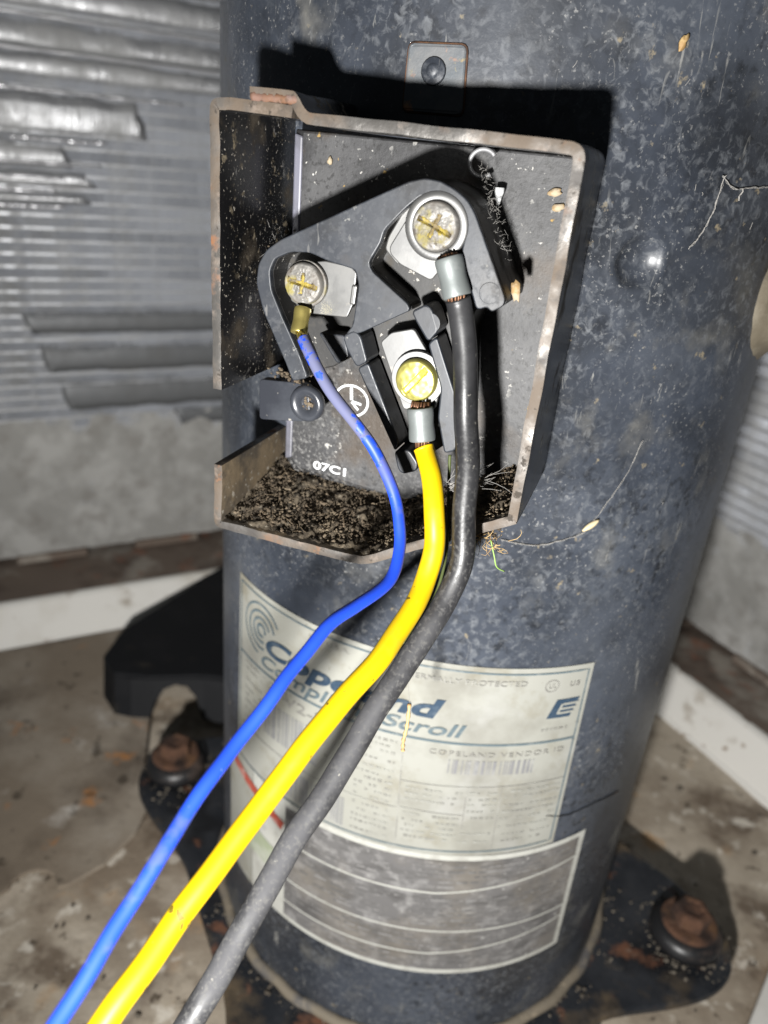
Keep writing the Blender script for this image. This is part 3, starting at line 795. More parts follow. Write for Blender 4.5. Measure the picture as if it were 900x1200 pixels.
# ------------------------------------------------------------------ insulating plate in the box
ip = thing('insulator_plate', 'dusty black insulating plate with white marks lying flat inside the open terminal box', 'plate', B(0, -40, 84))
outer = [(-28.5, 3.0), (33.6, 2.5), (33.8, -65.5), (12.0, -76.6), (5.0, -78.6), (-26.0, -76.4), (-28.4, -73.2)]
inner = [(-26.2, 2.7), (33.0, 2.2), (33.2, -65.0), (11.6, -75.2), (5.0, -76.9), (-24.6, -74.6), (-26.2, -72.6)]
g = Geo()
n = len(outer)
g.add([B(u, z, 83.4) for u, z in outer]+[B(u, z, 84.6) for u, z in outer]+[B(u, z, 85.6) for u, z in inner],
      [(i, (i+1) % n, n+(i+1) % n, n+i) for i in range(n)]+[(n+i, n+(i+1) % n, 2*n+(i+1) % n, 2*n+i) for i in range(n)]+[tuple(2*n+i for i in range(n)), tuple(reversed(range(n)))])
g.mk('plate_sheet', m_plate, ip, bevel=.35)
g = Geo(); g.prism([B(u, z, 84.6) for u, z in [(-28.4, 2.2), (-26.1, 1.7), (-26.1, -72.4), (-28.3, -73.0)]], [B(u, z, 85.9) for u, z in [(-28.2, 2.2), (-26.3, 1.7), (-26.3, -72.4), (-28.1, -73.0)]])
g.mk('raised_edge', mat('grey_edge', (.12, .12, .15), .4, 0, [L((.05, .05, .055), 60, .52, .66, .7, 5, seed=3)]), ip, bevel=.4)
# printed ring symbol and batch number
def uv_line(g, pts, w, n):
    v = []
    for i, p in enumerate(pts):
        d = (Vector(pts[min(i+1, len(pts)-1)])-Vector(pts[max(i-1, 0)])).normalized()
        v += [B(p[0]-d.y*w/2, p[1]+d.x*w/2, n), B(p[0]+d.y*w/2, p[1]-d.x*w/2, n)]
    g.add(v, [(2*i, 2*i+1, 2*i+3, 2*i+2) for i in range(len(pts)-1)]); return g
NP = 85.75
g = Geo()
C0 = (-11.0, -54.6)
uv_line(g, [(C0[0]+4.25*math.cos(k*PI/24), C0[1]+3.75*math.sin(k*PI/24)) for k in range(49)], .55, NP)
uv_line(g, [(C0[0]-.2, C0[1]+3.3), (C0[0]+.05, C0[1]+.2)], .75, NP)
uv_line(g, [(C0[0]+.2, C0[1]-.1), (C0[0]+2.6, C0[1]-.5)], .6, NP)
uv_line(g, [(C0[0]+.1, C0[1]-.2), (C0[0]+1.9, C0[1]-2.0)], .6, NP)
g.mk('ring_symbol', m_white, ip)
v, f = fit_text('07C1', 9.0, 2.1, offset=.28)
ca, sa = math.cos(math.radians(-2)), math.sin(math.radians(-2))
mk('batch_number', [B(-20.2+x*ca-y*sa, -74.0+x*sa+y*ca, NP) for x, y in v], f, m_white, ip)

# ------------------------------------------------------------------ terminal block
tb = thing('terminal_block', 'grey moulded terminal block with three screw terminals in the open box', 'terminal block', B(0, -30, 85))
base = [(-26.1, -26.8), (-25.7, -23.0), (-24.0, -20.0), (-20.8, -17.6), (-7.8, -11.0), (5.1, -4.5), (8.1, -3.6), (11.2, -3.8), (14.3, -5.0), (16.8, -6.6), (18.4, -8.6), (26.2, -22.8), (26.1, -24.2), (23.8, -25.7), (19.5, -26.9), (18.1, -32.0), (19.4, -43.8), (20.3, -54.3), (18.2, -55.0), (13.1, -59.8), (8.7, -60.7), (-0.6, -47.6), (-4.4, -40.3), (-7.3, -41.0), (-11.2, -43.9), (-16.8, -45.8), (-18.8, -42.4), (-24.4, -32.3)]
cen = Vector((3.1, -28.2))
def shrink(p, d):
    out = []
    for q in p:
        w = Vector(q)-cen; out.append(tuple(Vector(q)-w.normalized()*d))
    return out
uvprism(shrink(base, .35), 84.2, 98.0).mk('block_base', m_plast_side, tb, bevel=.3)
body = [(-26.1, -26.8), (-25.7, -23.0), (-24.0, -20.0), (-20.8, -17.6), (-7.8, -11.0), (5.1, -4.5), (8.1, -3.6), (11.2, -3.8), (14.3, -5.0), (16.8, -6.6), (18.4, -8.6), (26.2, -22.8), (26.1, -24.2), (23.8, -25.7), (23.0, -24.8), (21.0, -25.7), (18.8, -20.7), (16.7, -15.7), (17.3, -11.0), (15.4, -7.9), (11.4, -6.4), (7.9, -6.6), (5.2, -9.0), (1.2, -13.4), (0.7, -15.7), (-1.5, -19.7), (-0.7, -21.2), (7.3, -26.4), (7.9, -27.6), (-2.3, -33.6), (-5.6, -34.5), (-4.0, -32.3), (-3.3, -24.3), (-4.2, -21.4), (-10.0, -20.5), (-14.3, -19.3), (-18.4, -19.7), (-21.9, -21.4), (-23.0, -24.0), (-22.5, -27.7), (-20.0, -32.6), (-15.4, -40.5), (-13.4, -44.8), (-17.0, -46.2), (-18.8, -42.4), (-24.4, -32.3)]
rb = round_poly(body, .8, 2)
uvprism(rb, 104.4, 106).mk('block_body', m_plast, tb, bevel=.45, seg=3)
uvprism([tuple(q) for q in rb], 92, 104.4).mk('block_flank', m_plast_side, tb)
for p, n0, n1, nm in (
    ([(-12.8, -35.4), (-6.5, -35.1), (-5.3, -39.8), (-8.0, -41.5)], 99, 103.4, 'stepped_boss'),
    ([(-6.0, -34.6), (-3.6, -33.1), (-2.0, -34.1), (-0.1, -39.1), (-2.5, -40.7), (-5.2, -36.9)], 99, 106.15, 'guide_head'),
    ([(-2.5, -40.9), (-0.2, -39.3), (8.2, -55.4), (7.4, -57.5)], 99, 105.6, 'guide_rail'),
    ([(7.3, -57.1), (10.6, -56.1), (12.9, -58.7), (12.7, -60.6), (9.6, -62.0), (8.5, -61.0)], 88, 106.1, 'guide_foot'),
    ([(8.1, -27.7), (11.1, -25.8), (12.4, -26.8), (14.1, -30.6), (12.2, -33.2), (9.4, -29.7)], 99, 106.1, 'guide_head'),
    ([(12.0, -33.5), (13.7, -31.8), (19.2, -43.5), (20.5, -54.5), (18.1, -55.7), (15.8, -48.3), (15.7, -42.0)], 99, 105.5, 'guide_rail')):
    uvprism(round_poly(p, .7, 2), n0, n1).mk(nm, m_plast, tb, bevel=.4, seg=3)
g = Geo(); g.lathe(B(23.1, -22.2, 105.9), NV, [(2.0, 0), (2.0, .13), (1.9, .16), (0, .16)], 24); g.mk('pin_mark', m_plast, tb, smooth=False)
g = Geo(); g.lathe(B(12.2, -29.4, 106.0), NV, [(2.0, 0), (2.0, .03), (1.9, .06), (0, .06)], 24); g.mk('pin_mark', m_plast, tb)
# terminal straps
uvprism(round_poly([(-18.3, -22.2), (-11.6, -20.7), (-6.0, -21.1), (-4.6, -22.2), (-4.9, -28.3), (-6.1, -31.3), (-14.0, -31.6), (-19.0, -29.6)], .5, 2), 103.2, 104.2).mk('terminal_strap', m_zinc, tb, bevel=.2)
uvprism([(-5.3, -24.5), (-4.1, -24.5), (-4.4, -28.5), (-5.6, -28.5)], 101.5, 104.7).mk('strap_lip', m_zinc, tb, bevel=.35)
uvprism(round_poly([(1.5, -35.2), (3.6, -32.9), (8.3, -31.4), (13.1, -37.5), (15.3, -42.5), (14.5, -47.3), (7.8, -48.4)], .6, 2), 102.6, 103.8).mk('terminal_strap', m_zinc, tb, bevel=.2)
uvprism(round_poly([(4.5, -8.5), (1.2, -14.7), (0.7, -17.1), (3.5, -19.7), (6.0, -18.8), (11.6, -10.4)], .6, 2), 102, 103.6).mk('terminal_strap', m_zinc, tb, bevel=.3)
for u, z, n in ((-15.1, -25.4, 103.2), (11.4, -11.6, 102.0), (10.7, -41.0, 102.6)):
    g = Geo(); g.lathe(B(u, z, 97.5), NV, [(3.4, 0), (3.4, n-97.4)], 20); g.mk('terminal_post', m_zinc, tb)
# screws: head with a pressed recess
def screw(u, z, n, r, mat_h, mat_s, ang, cross=True, wd=.55, label=None, second=.55):
    g = Geo(); NRG, SG = 26, 96; v = []; f = []; fm = []
    ca, sa = math.cos(ang), math.sin(ang)
    for i in range(NRG+1):
        q = i/NRG; rr_ = r*q
        for k in range(SG):
            a = 2*PI*k/SG; x, y = rr_*math.cos(a), rr_*math.sin(a)
            h = 1.35*(1-q**4*.30) if q < .93 else 1.35*.74-(q-.93)*9
            p, s_ = x*ca+y*sa, -x*sa+y*ca
            dpt = 0
            if abs(s_) < wd and abs(p) < r*.80: dpt = .95*(1-max(0, abs(p)/r-.3))
            if cross and abs(p) < wd*second*1.6 and abs(s_) < r*.50: dpt = max(dpt, .7)
            h += .12*noise.noise(Vector((x*.9, y*.9, u)))+(.10*noise.noise(Vector((x*3.1, y*3.1, u))) if cross else 0)
            v.append(B(u+x, z+y, n+h-dpt)); 
    for i in range(NRG):
        for k in range(SG):
            q = (i*SG+k, i*SG+(k+1) % SG, (i+1)*SG+(k+1) % SG, (i+1)*SG+k); f.append(q)
            x = r*(i+.5)/NRG*math.cos(2*PI*(k+.5)/SG); y = r*(i+.5)/NRG*math.sin(2*PI*(k+.5)/SG)
            p, s_ = x*ca+y*sa, -x*sa+y*ca
            gr = noise.noise(Vector((x*1.1+u, y*1.1, 3)))*.9
            fm.append(1 if (abs(s_) < wd*1.15+max(0, gr)*.8 and abs(p) < r*.8) or (cross and abs(p) < wd*second*1.6+max(0, gr)*.5 and abs(s_) < r*.5) else 0)
    o0 = NRG*SG
    k0 = len(v); v += [B(u+r*math.cos(2*PI*k/SG), z+r*math.sin(2*PI*k/SG), n-2.0) for k in range(SG)]
    for k in range(SG): f.append((o0+k, o0+(k+1) % SG, k0+(k+1) % SG, k0+k)); fm.append(0)
    o = mk('screw', v, f, [mat_h, mat_s], tb, fm=fm, smooth=True)
    if label: o['label'] = label
    return o
screw(-15.1, -25.4, 105.9, 4.21, m_screwn, m_slot, math.radians(-8), True, .42, 'dull nickel cross head screw stained yellow')
screw(11.4, -11.6, 106.2, 4.49, m_screwn, m_slot, math.radians(-22), True, .38, 'corroded cross head screw with yellow crust')
screw(10.7, -41.0, 106.2, 4.30, m_brass, m_brass_slot, math.radians(52), False, .55, 'bright brass slotted screw', .5)

# ------------------------------------------------------------------ wires
def ring_lug(parent, u, z, n, r0, r1, neck, w, mat_, th=1.1, extra=None):
    """flat ring tongue from the screw towards the crimp"""
    d = (Vector(neck)-Vector((u, z))); a0 = math.atan2(d.y, d.x); pts = []
    half = math.asin(min(.9, w/r1))
    for k in range(33):
        a = a0+half+(2*PI-2*half)*k/32; pts.append((u+r1*math.cos(a), z+r1*math.sin(a)))
    t = Vector((-d.y, d.x)).normalized()*w
    pts += [(neck[0]-t.x, neck[1]-t.y), (neck[0]+t.x, neck[1]+t.y)]
    return uvprism(pts, n, n+th).mk('ring_lug', mat_, parent, bevel=.2)
def crimp(parent, a, b, r, mat_, dent=.2):
    P = [a+(b-a)*k/10 for k in range(11)]
    rs = [r*(1-dent*math.exp(-((k-5)/2.2)**2))*(1 if 0 < k < 10 else .97) for k in range(11)]
    return Geo().tube(P, rs, 20).mk('crimp_barrel', mat_, parent, smooth=True, bevel=.15, ang=60)
def strands(parent, a, b, r, n=9, mat_=None):
    n = int(n*1.6)
    g = Geo(); ax = (b-a).normalized(); p = ax.orthogonal().normalized(); q = ax.cross(p)
    for k in range(n):
        t = 2*PI*k/n; rr_ = r*(.75 if k % 2 else .6)
        o = p*math.cos(t)*rr_+q*math.sin(t)*rr_; o2 = p*math.cos(t+.22)*rr_+q*math.sin(t+.22)*rr_
        g.tube([a+o, (a+b)/2+(o+o2)*.55, b+o2], .24, 6)
    return g.mk('copper_strands', mat_ or m_copper, parent, smooth=True)
def kink(p, a=.22): return [q+Vector((noise.noise(q*.09), noise.noise(q*.09+Vector((7, 0, 0))), noise.noise(q*.09+Vector((0, 7, 0)))))*a*2.5 for q in p]
def V(l): return [Vector(p) for p in l]

bl = [(-34.5, -109.3, -34.7), (-32.4, -111.7, -37.1), (-28.0, -114.0, -42.6), (-22.3, -115.2, -48.6), (-17.5, -116.2, -53.7), (-13.6, -118.0, -59.8), (-11.1, -120.4, -65.9), (-10.0, -123.6, -70.8), (-11.2, -129.9, -74.3), (-15.6, -137.8, -76.0), (-20.9, -146.0, -78.1), (-26.2, -157.0, -83.8), (-31.4, -168.0, -89.7), (-35.6, -179.0, -95.6), (-39.3, -188.8, -101.6), (-42.1, -196.9, -106.3), (-44.5, -205.5, -110.0), (-47.5, -216.0, -114.5)]
ye = [(-8.8, -107.5, -54.6), (-8.2, -108.2, -55.7), (-6.1, -112.3, -59.2), (-4.4, -117.1, -64.6), (-3.6, -119.5, -71.0), (-4.3, -122.9, -77.1), (-6.4, -129.4, -81.5), (-10.7, -138.2, -86.3), (-16.3, -146.6, -91.8), (-22.0, -155.4, -98.2), (-31.9, -171.1, -110.3), (-38.8, -183.4, -118.5), (-41.6, -188.6, -121.9), (-46.2, -197.3, -127.5), (-51.0, -207.0, -133.5)]
bk = [(-5.3, -108.9, -23.9), (-4.7, -108.9, -25.4), (-3.5, -109.9, -29.4), (-2.1, -111.1, -36.5), (-0.3, -113.2, -47.7), (1.0, -116.4, -57.0), (1.9, -119.5, -66.4), (2.0, -121.4, -73.5), (0.4, -124.0, -79.6), (-2.6, -128.8, -85.7), (-10.3, -139.9, -98.1), (-15.7, -147.9, -107.0), (-21.4, -157.2, -116.1), (-27.1, -167.2, -126.7), (-32.0, -176.0, -136.2), (-36.3, -185.1, -144.0), (-41.0, -195.0, -152.0)]
wb = thing('blue_wire', 'thin blue wire with scuffed insulation on the left screw terminal', 'wire', Vector(bl[0]), 'wires on the terminal block')
Geo().tube(kink(spline(V(bl), 10)), 1.22, 20).mk('insulation', m_blue, wb, smooth=True)
e = Vector(bl[0])
ring_lug(wb, -15.1, -25.5, 104.4, 2, 4.64, (-14.6, -30.6), 1.3, m_screwn)
crimp(wb, B(-14.6, -30.1, 107.2), B(-14.2, -34.8, 109.6), 1.75, m_brassb, .08)
strands(wb, B(-14.2, -34.5, 109.4), e+Vector((.4, -.4, -.6)), 1.0, 7, m_brassb)
wy = thing('yellow_wire', 'thick bright yellow wire on the middle brass screw terminal', 'wire', Vector(ye[0]), 'wires on the terminal block')
Geo().tube(kink(spline(V(ye), 10)), 2.14, 24).mk('insulation', m_yellow, wy, smooth=True)
ring_lug(wy, 10.6, -41.0, 104.0, 2, 5.58, (12.2, -46.2), 2.0, m_zinc, 1.3)
crimp(wy, B(12.3, -46.3, 107.0), B(13.8, -52.9, 107.8), 2.75, m_crimp, .06)
strands(wy, B(12.2, -45.2, 106.6), B(12.4, -47.2, 107.0), 2.3, 12)
strands(wy, B(13.5, -51.6, 107.5), Vector(ye[0])+Vector((0, -.2, -.3)), 1.6, 9)
wk = thing('black_wire', 'thick dusty black wire on the upper right screw terminal', 'wire', Vector(bk[0]), 'wires on the terminal block')
Geo().tube(kink(spline(V(bk), 10)), 2.4, 24).mk('insulation', m_bwire, wk, smooth=True)
lugp = uvprism(round_poly([(6.3, -9.0), (2.2, -16.4), (2.5, -17.7), (4.7, -19.4), (11.2, -21.6), (12.9, -19.1), (16.5, -14.0), (16.5, -10.4)], .6, 2), 104.0, 105.3).mk('ring_lug', m_zinc, wk, bevel=.25)
g = Geo()
seg = 48
prof = [(4.95, 0), (5.1, 1.5), (5.9, 1.6), (6.15, 1.2), (6.2, 0)]
g.lathe(B(11.4, -11.6, 105.0), NV, [(6.15, -.8), (6.15, 1.0), (5.95, 1.25), (4.75, 1.3), (4.55, 1.2), (4.5, .2)], 48)
g.mk('washer', m_zinc, wk, smooth=True)
crimp(wk, B(14.7, -16.7, 107.2), B(17.5, -23.4, 107.8), 2.75, m_crimp, .06)
strands(wk, B(14.5, -16.4, 106.9), B(15.1, -17.7, 107.2), 2.3, 12)
strands(wk, B(17.0, -22.0, 107.6), Vector(bk[0])+Vector((.1, -.1, -.8)), 2.0, 10)
gt = spline(V([(-3.0, -106.2, -56), (-2.5, -107.6, -61.3), (-1.5, -111.4, -69.3), (-1.0, -115.6, -75.1), (-1.8, -120.4, -80.7), (-3.8, -124.5, -84.6), (-7, -129, -89)]), 8)
Geo().tube(gt, .34, 8).mk('tracer_thread', m_green, wk, smooth=True)

# ------------------------------------------------------------------ cover clip at the left of the box
cl = thing('cover_clip', 'black clip with a round dished button at the gap in the left box wall', 'clip', B(-25, -55, 86))
uvprism(round_poly([(-30.6, -50.4), (-21.0, -49.6), (-18.0, -50.2), (-17.0, -58.2), (-21.5, -59.0), (-30.4, -60.2)], 1.0, 3), 92.6, 95.6).mk('clip_tab', mat('clip_enamel', (.022, .024, .030), .28, 0, [L((.06, .065, .075), 60, .45, .66, .7, 5, seed=2), L((.30, .28, .24), 500, .68, .72, .8, 3, r=.9, seed=5)], [(300, .2, .2)]), cl, bevel=.8, seg=3)
g = Geo(); g.lathe(B(-17.9, -53.9, 94.6), NV, [(3.9, 0), (4.3, .8), (4.2, 1.8), (3.7, 2.4), (3.0, 2.5), (2.3, 2.0), (1.6, 1.5), (1.5, .6), (0, .5)], 40)
g.mk('button', bpy.data.materials['clip_enamel'], cl, smooth=True)
g = Geo(); rr = random.Random(5)
for k in range(26):
    c = B(-18.1+rr.gauss(0, .7), -54.0+rr.gauss(0, .7), 95.5+rr.uniform(0, .3)); g.lathe(c, NV, [(.26, -.2), (.3, 0), (.15, .22)], 5)
g.mk('grit_plug', m_crumb, cl)
g = Geo()
g.tube([B(-28.0, -58.5, 92.8), B(-27.5, -58.6, 86), B(-27.3, -58.8, 77)], 1.6, 10); g.mk('clip_leg', m_black, cl, smooth=True)

# small open tube loop on the plate
g = Geo()
pts = [B(14.6+2.7*math.cos(math.radians(a)), -.3+2.5*math.sin(math.radians(a)), 88.8) for a in range(35, 320, 12)]
g.tube(pts, .46, 8)
tag(g.mk('wire_loop', mat('bright_ring', (.24, .24, .245), .5, .4), smooth=True), 'small open metal loop on the insulating plate above the terminal block', 'loop')

# ------------------------------------------------------------------ dirt, crumbs, flakes, webs
def floor_z(u):
    if u < 4.8: return -81.8
    return -81.8+(u-4.8)*.575
v = []; f = []; NU, NN = 110, 46
for i in range(NU+1):
    for j in range(NN+1):
        u = -32.0+(66.0)*i/NU; n = 80+(29.4)*j/NN
        q = 1-j/NN
        h = .6+4.6*q**1.2+(1.3 if u < -18 else 0)*q
        h += 1.5*noise.fractal(Vector((u*.22, n*.22, 5)), 1.0, 2.0, 3)*min(1, q*3+.25)+.7*noise.noise(Vector((u*.9, n*.9, 2)))
        h += .45*noise.noise(Vector((u*2.1, n*2.1, 8)))
        h = max(h, .15)
        v.append(B(u, floor_z(u)+h, n))
for i in range(NU):
    for j in range(NN):
        a = i*(NN+1)+j; f.append((a, a+1, a+NN+2, a+NN+1))
kind(tag(mk('dirt_heap', v, f, m_dirt, smooth=True), 'dark crumbly dirt piled on the floor of the open terminal box', 'dirt'), 'stuff')
ICO_V = []; bmI = bmesh.new(); bmesh.ops.create_icosphere(bmI, subdivisions=1, radius=1); ICO_V = [x.co.copy() for x in bmI.verts]; ICO_F = [tuple(y.index for y in x.verts) for x in bmI.faces]; bmI.free()
def crumbs(name, n, place, mat_, rr, rmin, rmax):
    g = Geo()
    for _ in range(n):
        c = place(rr); r = rmin+(rmax-rmin)*rr.random()**3
        sx, sy, sz = rr.uniform(.6, 1.4), rr.uniform(.6, 1.4), rr.uniform(.5, 1.1)
        g.add([c+Vector((q.x*sx, q.y*sy, q.z*sz))*r*rr.uniform(.75, 1.2) for q in ICO_V], ICO_F)
    return kind(g.mk(name, mat_), 'stuff')
def on_dirt(rr):
    while True:
        u = rr.uniform(-31, 33); n = rr.uniform(81, 108.5)
        q = 1-(n-80)/29.4
        if n > 106 and rr.random() < .5: continue
        return B(u, floor_z(u)+.6+4.6*q**1.2+(1.3 if u < -18 else 0)*q+rr.uniform(-.6, 1.0)*min(1, q*3+.3), n)
tag(crumbs('dirt_crumbs', 6500, on_dirt, m_crumb, random.Random(3), .10, .46), 'loose brown crumbs over the dirt in the terminal box', 'crumbs')
def on_mid(rr):
    k = rr.random()
    if k < .35: return B(rr.gauss(-28, 2.2), rr.gauss(-29, 5), rr.uniform(86, 93))
    if k < .6: return B(rr.gauss(-22, 3), rr.gauss(-48.5, .9), rr.uniform(93, 97))
    return B(rr.gauss(29, 1.6), rr.gauss(-70.5, 1.5), rr.uniform(96, 106))
def fibres(name, n, place, length, rad, mat_, rr, curl=.35):
    g = Geo()
    for _ in range(n):
        p, d = place(rr); L_ = length*rr.uniform(.4, 1.3); pts = [p]; st = L_/5
        d = d.normalized()
        for k in range(5):
            d = (d+Vector((rr.gauss(0, curl), rr.gauss(0, curl), rr.gauss(0, curl)))).normalized(); p = p+d*st; pts.append(p)
        g.tube(pts, [rad, rad, rad*.9, rad*.8, rad*.7, rad*.4], 5)
    return kind(g.mk(name, mat_), 'stuff')
tag(crumbs('grit', 260, on_mid, m_crumb, random.Random(8), .15, .7), 'grit clinging beside the terminal block and along the box rim', 'grit')
rs = lambda r: Vector((r.uniform(-1, 1), r.uniform(-1, 1), r.uniform(-1, 1)))
tag(fibres('cobweb', 90, lambda r: (B(r.gauss(-29.0, 1.4), r.gauss(-27, 3.4), r.uniform(88, 94)), rs(r)), 4, .035, m_web, random.Random(2), .25), 'dusty cobweb between the left box wall and the terminal block', 'cobweb')
tag(fibres('cobweb', 34, lambda r: (Vector((r.uniform(-4.5, 1.5), -110.6+r.uniform(-.4, .6), -61.6+r.gauss(0, .8))), Vector((1, -.1, r.uniform(.1, .8)))), 8.5, .05, m_web, random.Random(4), .22), 'grey cobweb tuft wrapped round the black wire beside the box', 'cobweb')
tag(fibres('cobweb', 80, lambda r: (B(*((lambda q: (20.2+(q-.5)*7, -9-(q-.5)*16))(r.random())), r.uniform(92, 101)), rs(r)), 2.0, .028, m_web, random.Random(6), .5), 'pale cobweb shreds on the right flank of the terminal block', 'cobweb')
tag(fibres('dry_fibres', 46, lambda r: (B(r.gauss(29.5, 2.0), r.gauss(-71.5, 1.2), r.uniform(103, 109.5)), Vector((r.uniform(-1, .6), 0, r.uniform(-1, .4)))+NV*.4), 4.2, .075, m_straw, random.Random(9)), 'dry tan plant fibres caught at the lower right corner of the box', 'plant fibre')
tag(fibres('cobweb', 14, lambda r: ((lambda u: B(u, -7.5+(u-3.5)*.5+r.uniform(-2.5, .2), 103.15))(r.uniform(-12, 3)), Vector((r.uniform(-1, 1), 0, r.uniform(-.5, .5)))), 2.4, .035, m_web, random.Random(14), .25), 'wispy cobweb on the top edge of the terminal block', 'cobweb')
# web strands on the shell: right of the box and under it
def shell_strand(pts, w, rr, g):
    P = spline([Vector((s, z, 0)) for s, z in pts], 6)
    g.tube([CYL(p.x+rr.gauss(0, .12), p.y+rr.gauss(0, .12), 84.45+abs(rr.gauss(0, .2))) for p in P], [w*rr.uniform(.5, 1.3) for _ in P], 5)
g = Geo(); rr = random.Random(21)
for k in range(4):
    shell_strand([(66, .2), (59, -.3), (53, -.8), (48.6, 1.5)], .06, rr, g)
    shell_strand([(49.2, 1.5), (48.6, -5), (46.8, -10), (44.0, -13.5)], .06, rr, g)
shell_strand([(56, -.8), (55.4, -3.2)], .14, rr, g)
kind(tag(g.mk('cobweb', m_web), 'branched dusty cobweb strand on the shell at the right edge', 'cobweb'), 'stuff')
g = Geo()
for k in range(5): shell_strand([(33.4, -82.2), (27, -84.6), (20, -86), (12, -84.8)], .05, rr, g)
for k in range(3): shell_strand([(34.6, -79.6), (38, -74), (42, -66), (44, -58)], .035, rr, g)
kind(tag(g.mk('cobweb', m_web), 'thin cobweb line running from the pale husk on the shell', 'cobweb'), 'stuff')
g = Geo(); rr = random.Random(31)
for k in range(40):
    s = rr.uniform(-55, 70); z = rr.uniform(-118, 40)
    if -36 < s < 36 and -84 < z < 8: continue
    if 28 < s < 38 and -23 < z < -11: continue
    a = rr.gauss(PI/2, .5); l = rr.uniform(.4, 1.8)
    g.tube([CYL(s, z, 84.2), CYL(s+math.cos(a)*l*.5+rr.gauss(0, .15), z+math.sin(a)*l*.5, 84.28), CYL(s+math.cos(a)*l, z+math.sin(a)*l, 84.2)], .055, 4)
kind(tag(g.mk('lint', m_web), 'scattered pale lint stuck to the dusty shell', 'lint'), 'stuff')

# single flakes and straws
sp = spline(V([(-4.6, -119.7, -110.9), (-4.5, -121.0, -116.0), (-4.9, -121.7, -119.8), (-4.7, -122.3, -122.3)]), 8)
g = Geo(); g.tube(sp, [.42+.12*math.sin(k*1.7) for k in range(len(sp))], 7)
tag(g.mk('straw', m_straw, smooth=True), 'short dry straw hanging upright in front of the nameplate', 'straw')
g = Geo(); c = CYL(34.2, -80.3, 85.0); d = (CYL(36, -79.0, 85.0)-CYL(32.4, -81.6, 85.0)).normalized()
pts = [c+d*(k-5)*.5 for k in range(11)]
g.tube(pts, [.15+.62*math.sin(PI*k/10)**.8 for k in range(11)], 8)
tag(g.mk('seed_husk', m_husk, smooth=True), 'pale elongated seed husk stuck on the shell right of the box', 'seed husk')
g = Geo(); g.tube(spline(V([(-4.6, -119.7, -110.9), (-5.0, -127, -101), (-5.6, -133.6, -90.5)]), 6), .05, 5)
kind(tag(g.mk('cobweb', m_web, smooth=True), 'single web thread holding the dry straw under the black wire', 'cobweb'), 'stuff')
def flake(c, a, b, nrm, name, label, mat_, cat, seed):
    grp = 'tan dirt flakes on the insulating plate' if name == 'dirt_flake' else None
    r = random.Random(seed); n = 14; ring = []
    for k in range(n):
        t = 2*PI*k/n; q = r.uniform(.75, 1.15); ring.append(c+a*math.cos(t)*q+b*math.sin(t)*q+nrm*r.uniform(0, .3))
    v = ring+[p+nrm*.35 for p in ring]+[c+nrm*.9]
    f = [(k, (k+1) % n, n+(k+1) % n, n+k) for k in range(n)]+[(n+k, n+(k+1) % n, 2*n) for k in range(n)]+[tuple(reversed(range(n)))]
    return tag(mk(name, v, f, mat_, smooth=True), label, cat, grp)
Uz = Vector((0, 0, 1))
flake(B(26.9, -22.0, 99.5), UV*.9+Uz*.5, Uz*2.0-UV*.6, NV, 'leaf_scrap', 'tan leaf scrap on the right end of the terminal block', m_scrap, 'leaf scrap', 1)
flake(B(29.2, -4.4, 85.8), UV*1.3, Uz*.9+UV*.3, NV, 'dirt_flake', 'upper tan dirt flake on the plate near the right box wall', m_scrap, 'flake', 2)
flake(B(30.4, -7.0, 85.8), UV*1.3+Uz*.3, Uz*.8, NV, 'dirt_flake', 'lower tan dirt flake on the plate near the right box wall', m_scrap, 'flake', 3)
flake(B(-19.5, -2.6, 85.8), UV*.6, Uz*.8, NV, 'dirt_flake', 'small tan flake on the plate near the top left corner of the box', m_scrap, 'flake', 4)
c = CYL(31.6, 24.0, 84.1); nr_ = CYL(31.6, 0, 1)
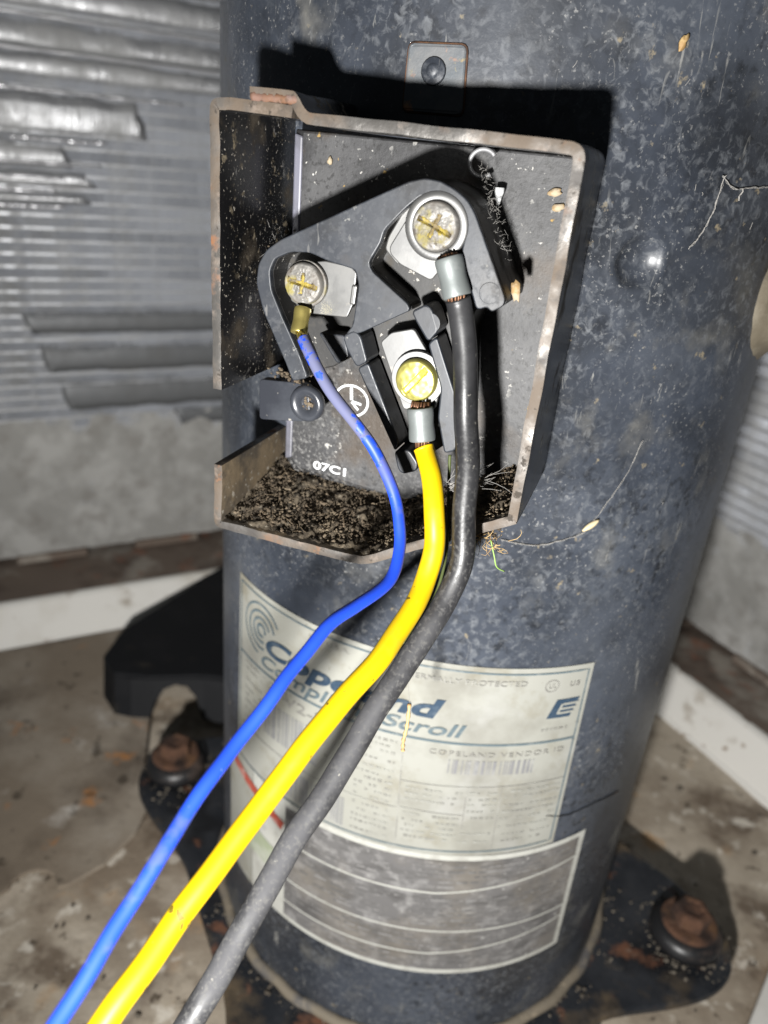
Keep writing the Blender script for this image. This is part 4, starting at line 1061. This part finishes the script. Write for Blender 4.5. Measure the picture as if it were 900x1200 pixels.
flake(c, CYL(32.2, 25.6, 84.1)-c, CYL(32.3, 23.7, 84.1)-c, nr_, 'yellow_fleck', 'tiny yellow fleck on the shell near the top right', m_straw, 'fleck', 5)
g = Geo(); g.tube(spline([B(31, -71.5, 108), B(32.4, -74.5, 109), B(33.2, -77, 108.6), B(34.6, -79, 106)], 5), .16, 6)
tag(g.mk('green_blade', m_leaf, smooth=True), 'tiny green grass blade at the lower right corner of the box', 'grass blade')
g = Geo(); g.lathe(B(18.6, -5.0, 88.5), Vector((0, 0, -1)), [(1.0, -.6), (.95, .3), (.7, 1.2), (.25, 3.0), (0, 3.2)], 12)
tag(g.mk('plastic_pin', m_white, smooth=True), 'tiny pale tapered pin on the plate right of the wire loop', 'pin')
g = Geo(); rr = random.Random(40)
P = spline([Vector((41.7, -181.8, 0)), Vector((50.3, -184.5, 0)), Vector((62, -184.6, 0)), Vector((76, -187.5, 0))], 8)
g.tube([CYL(p.x, p.y+rr.gauss(0, .15), 84.3) for p in P], .22, 6)
tag(g.mk('dark_thread', m_rubber, smooth=True), 'dark thread lying on the shell right of the nameplate', 'thread')
tag(fibres('dirt_fibres', 150, lambda r: (on_dirt(r)+Vector((0, 0, .5)), rs(r)+NV*.2), 3.6, .032, m_fibre, random.Random(44), .35), 'thin pale fibres lying over the dirt in the box', 'fibres')
# litter on the pan
def on_pan(rr):
    while True:
        x = rr.uniform(-260, 240); y = rr.uniform(-140, 300)
        if math.hypot(x, y) < 92: continue
        if M_.dot(Vector((x, y, 0))) > 240 or E1.dot(Vector((x, y, 0))) > 206: continue
        return Vector((x, y, FL+.8+rr.uniform(0, .8)))
tag(crumbs('pan_grit', 320, on_pan, m_pangrit, random.Random(17), .3, 1.5), 'grit and small crumbs scattered over the base pan', 'grit')
tag(crumbs('foot_dirt', 800, FOOT_DIRT, m_pangrit, random.Random(19), .15, .9), 'dirt crumbs gathered round the bolts and the foot of the shell', 'dirt crumbs')
for o in scene.objects:
    if o.get('category') == 'cobweb': o['group'] = 'cobwebs on the compressor and its wires'
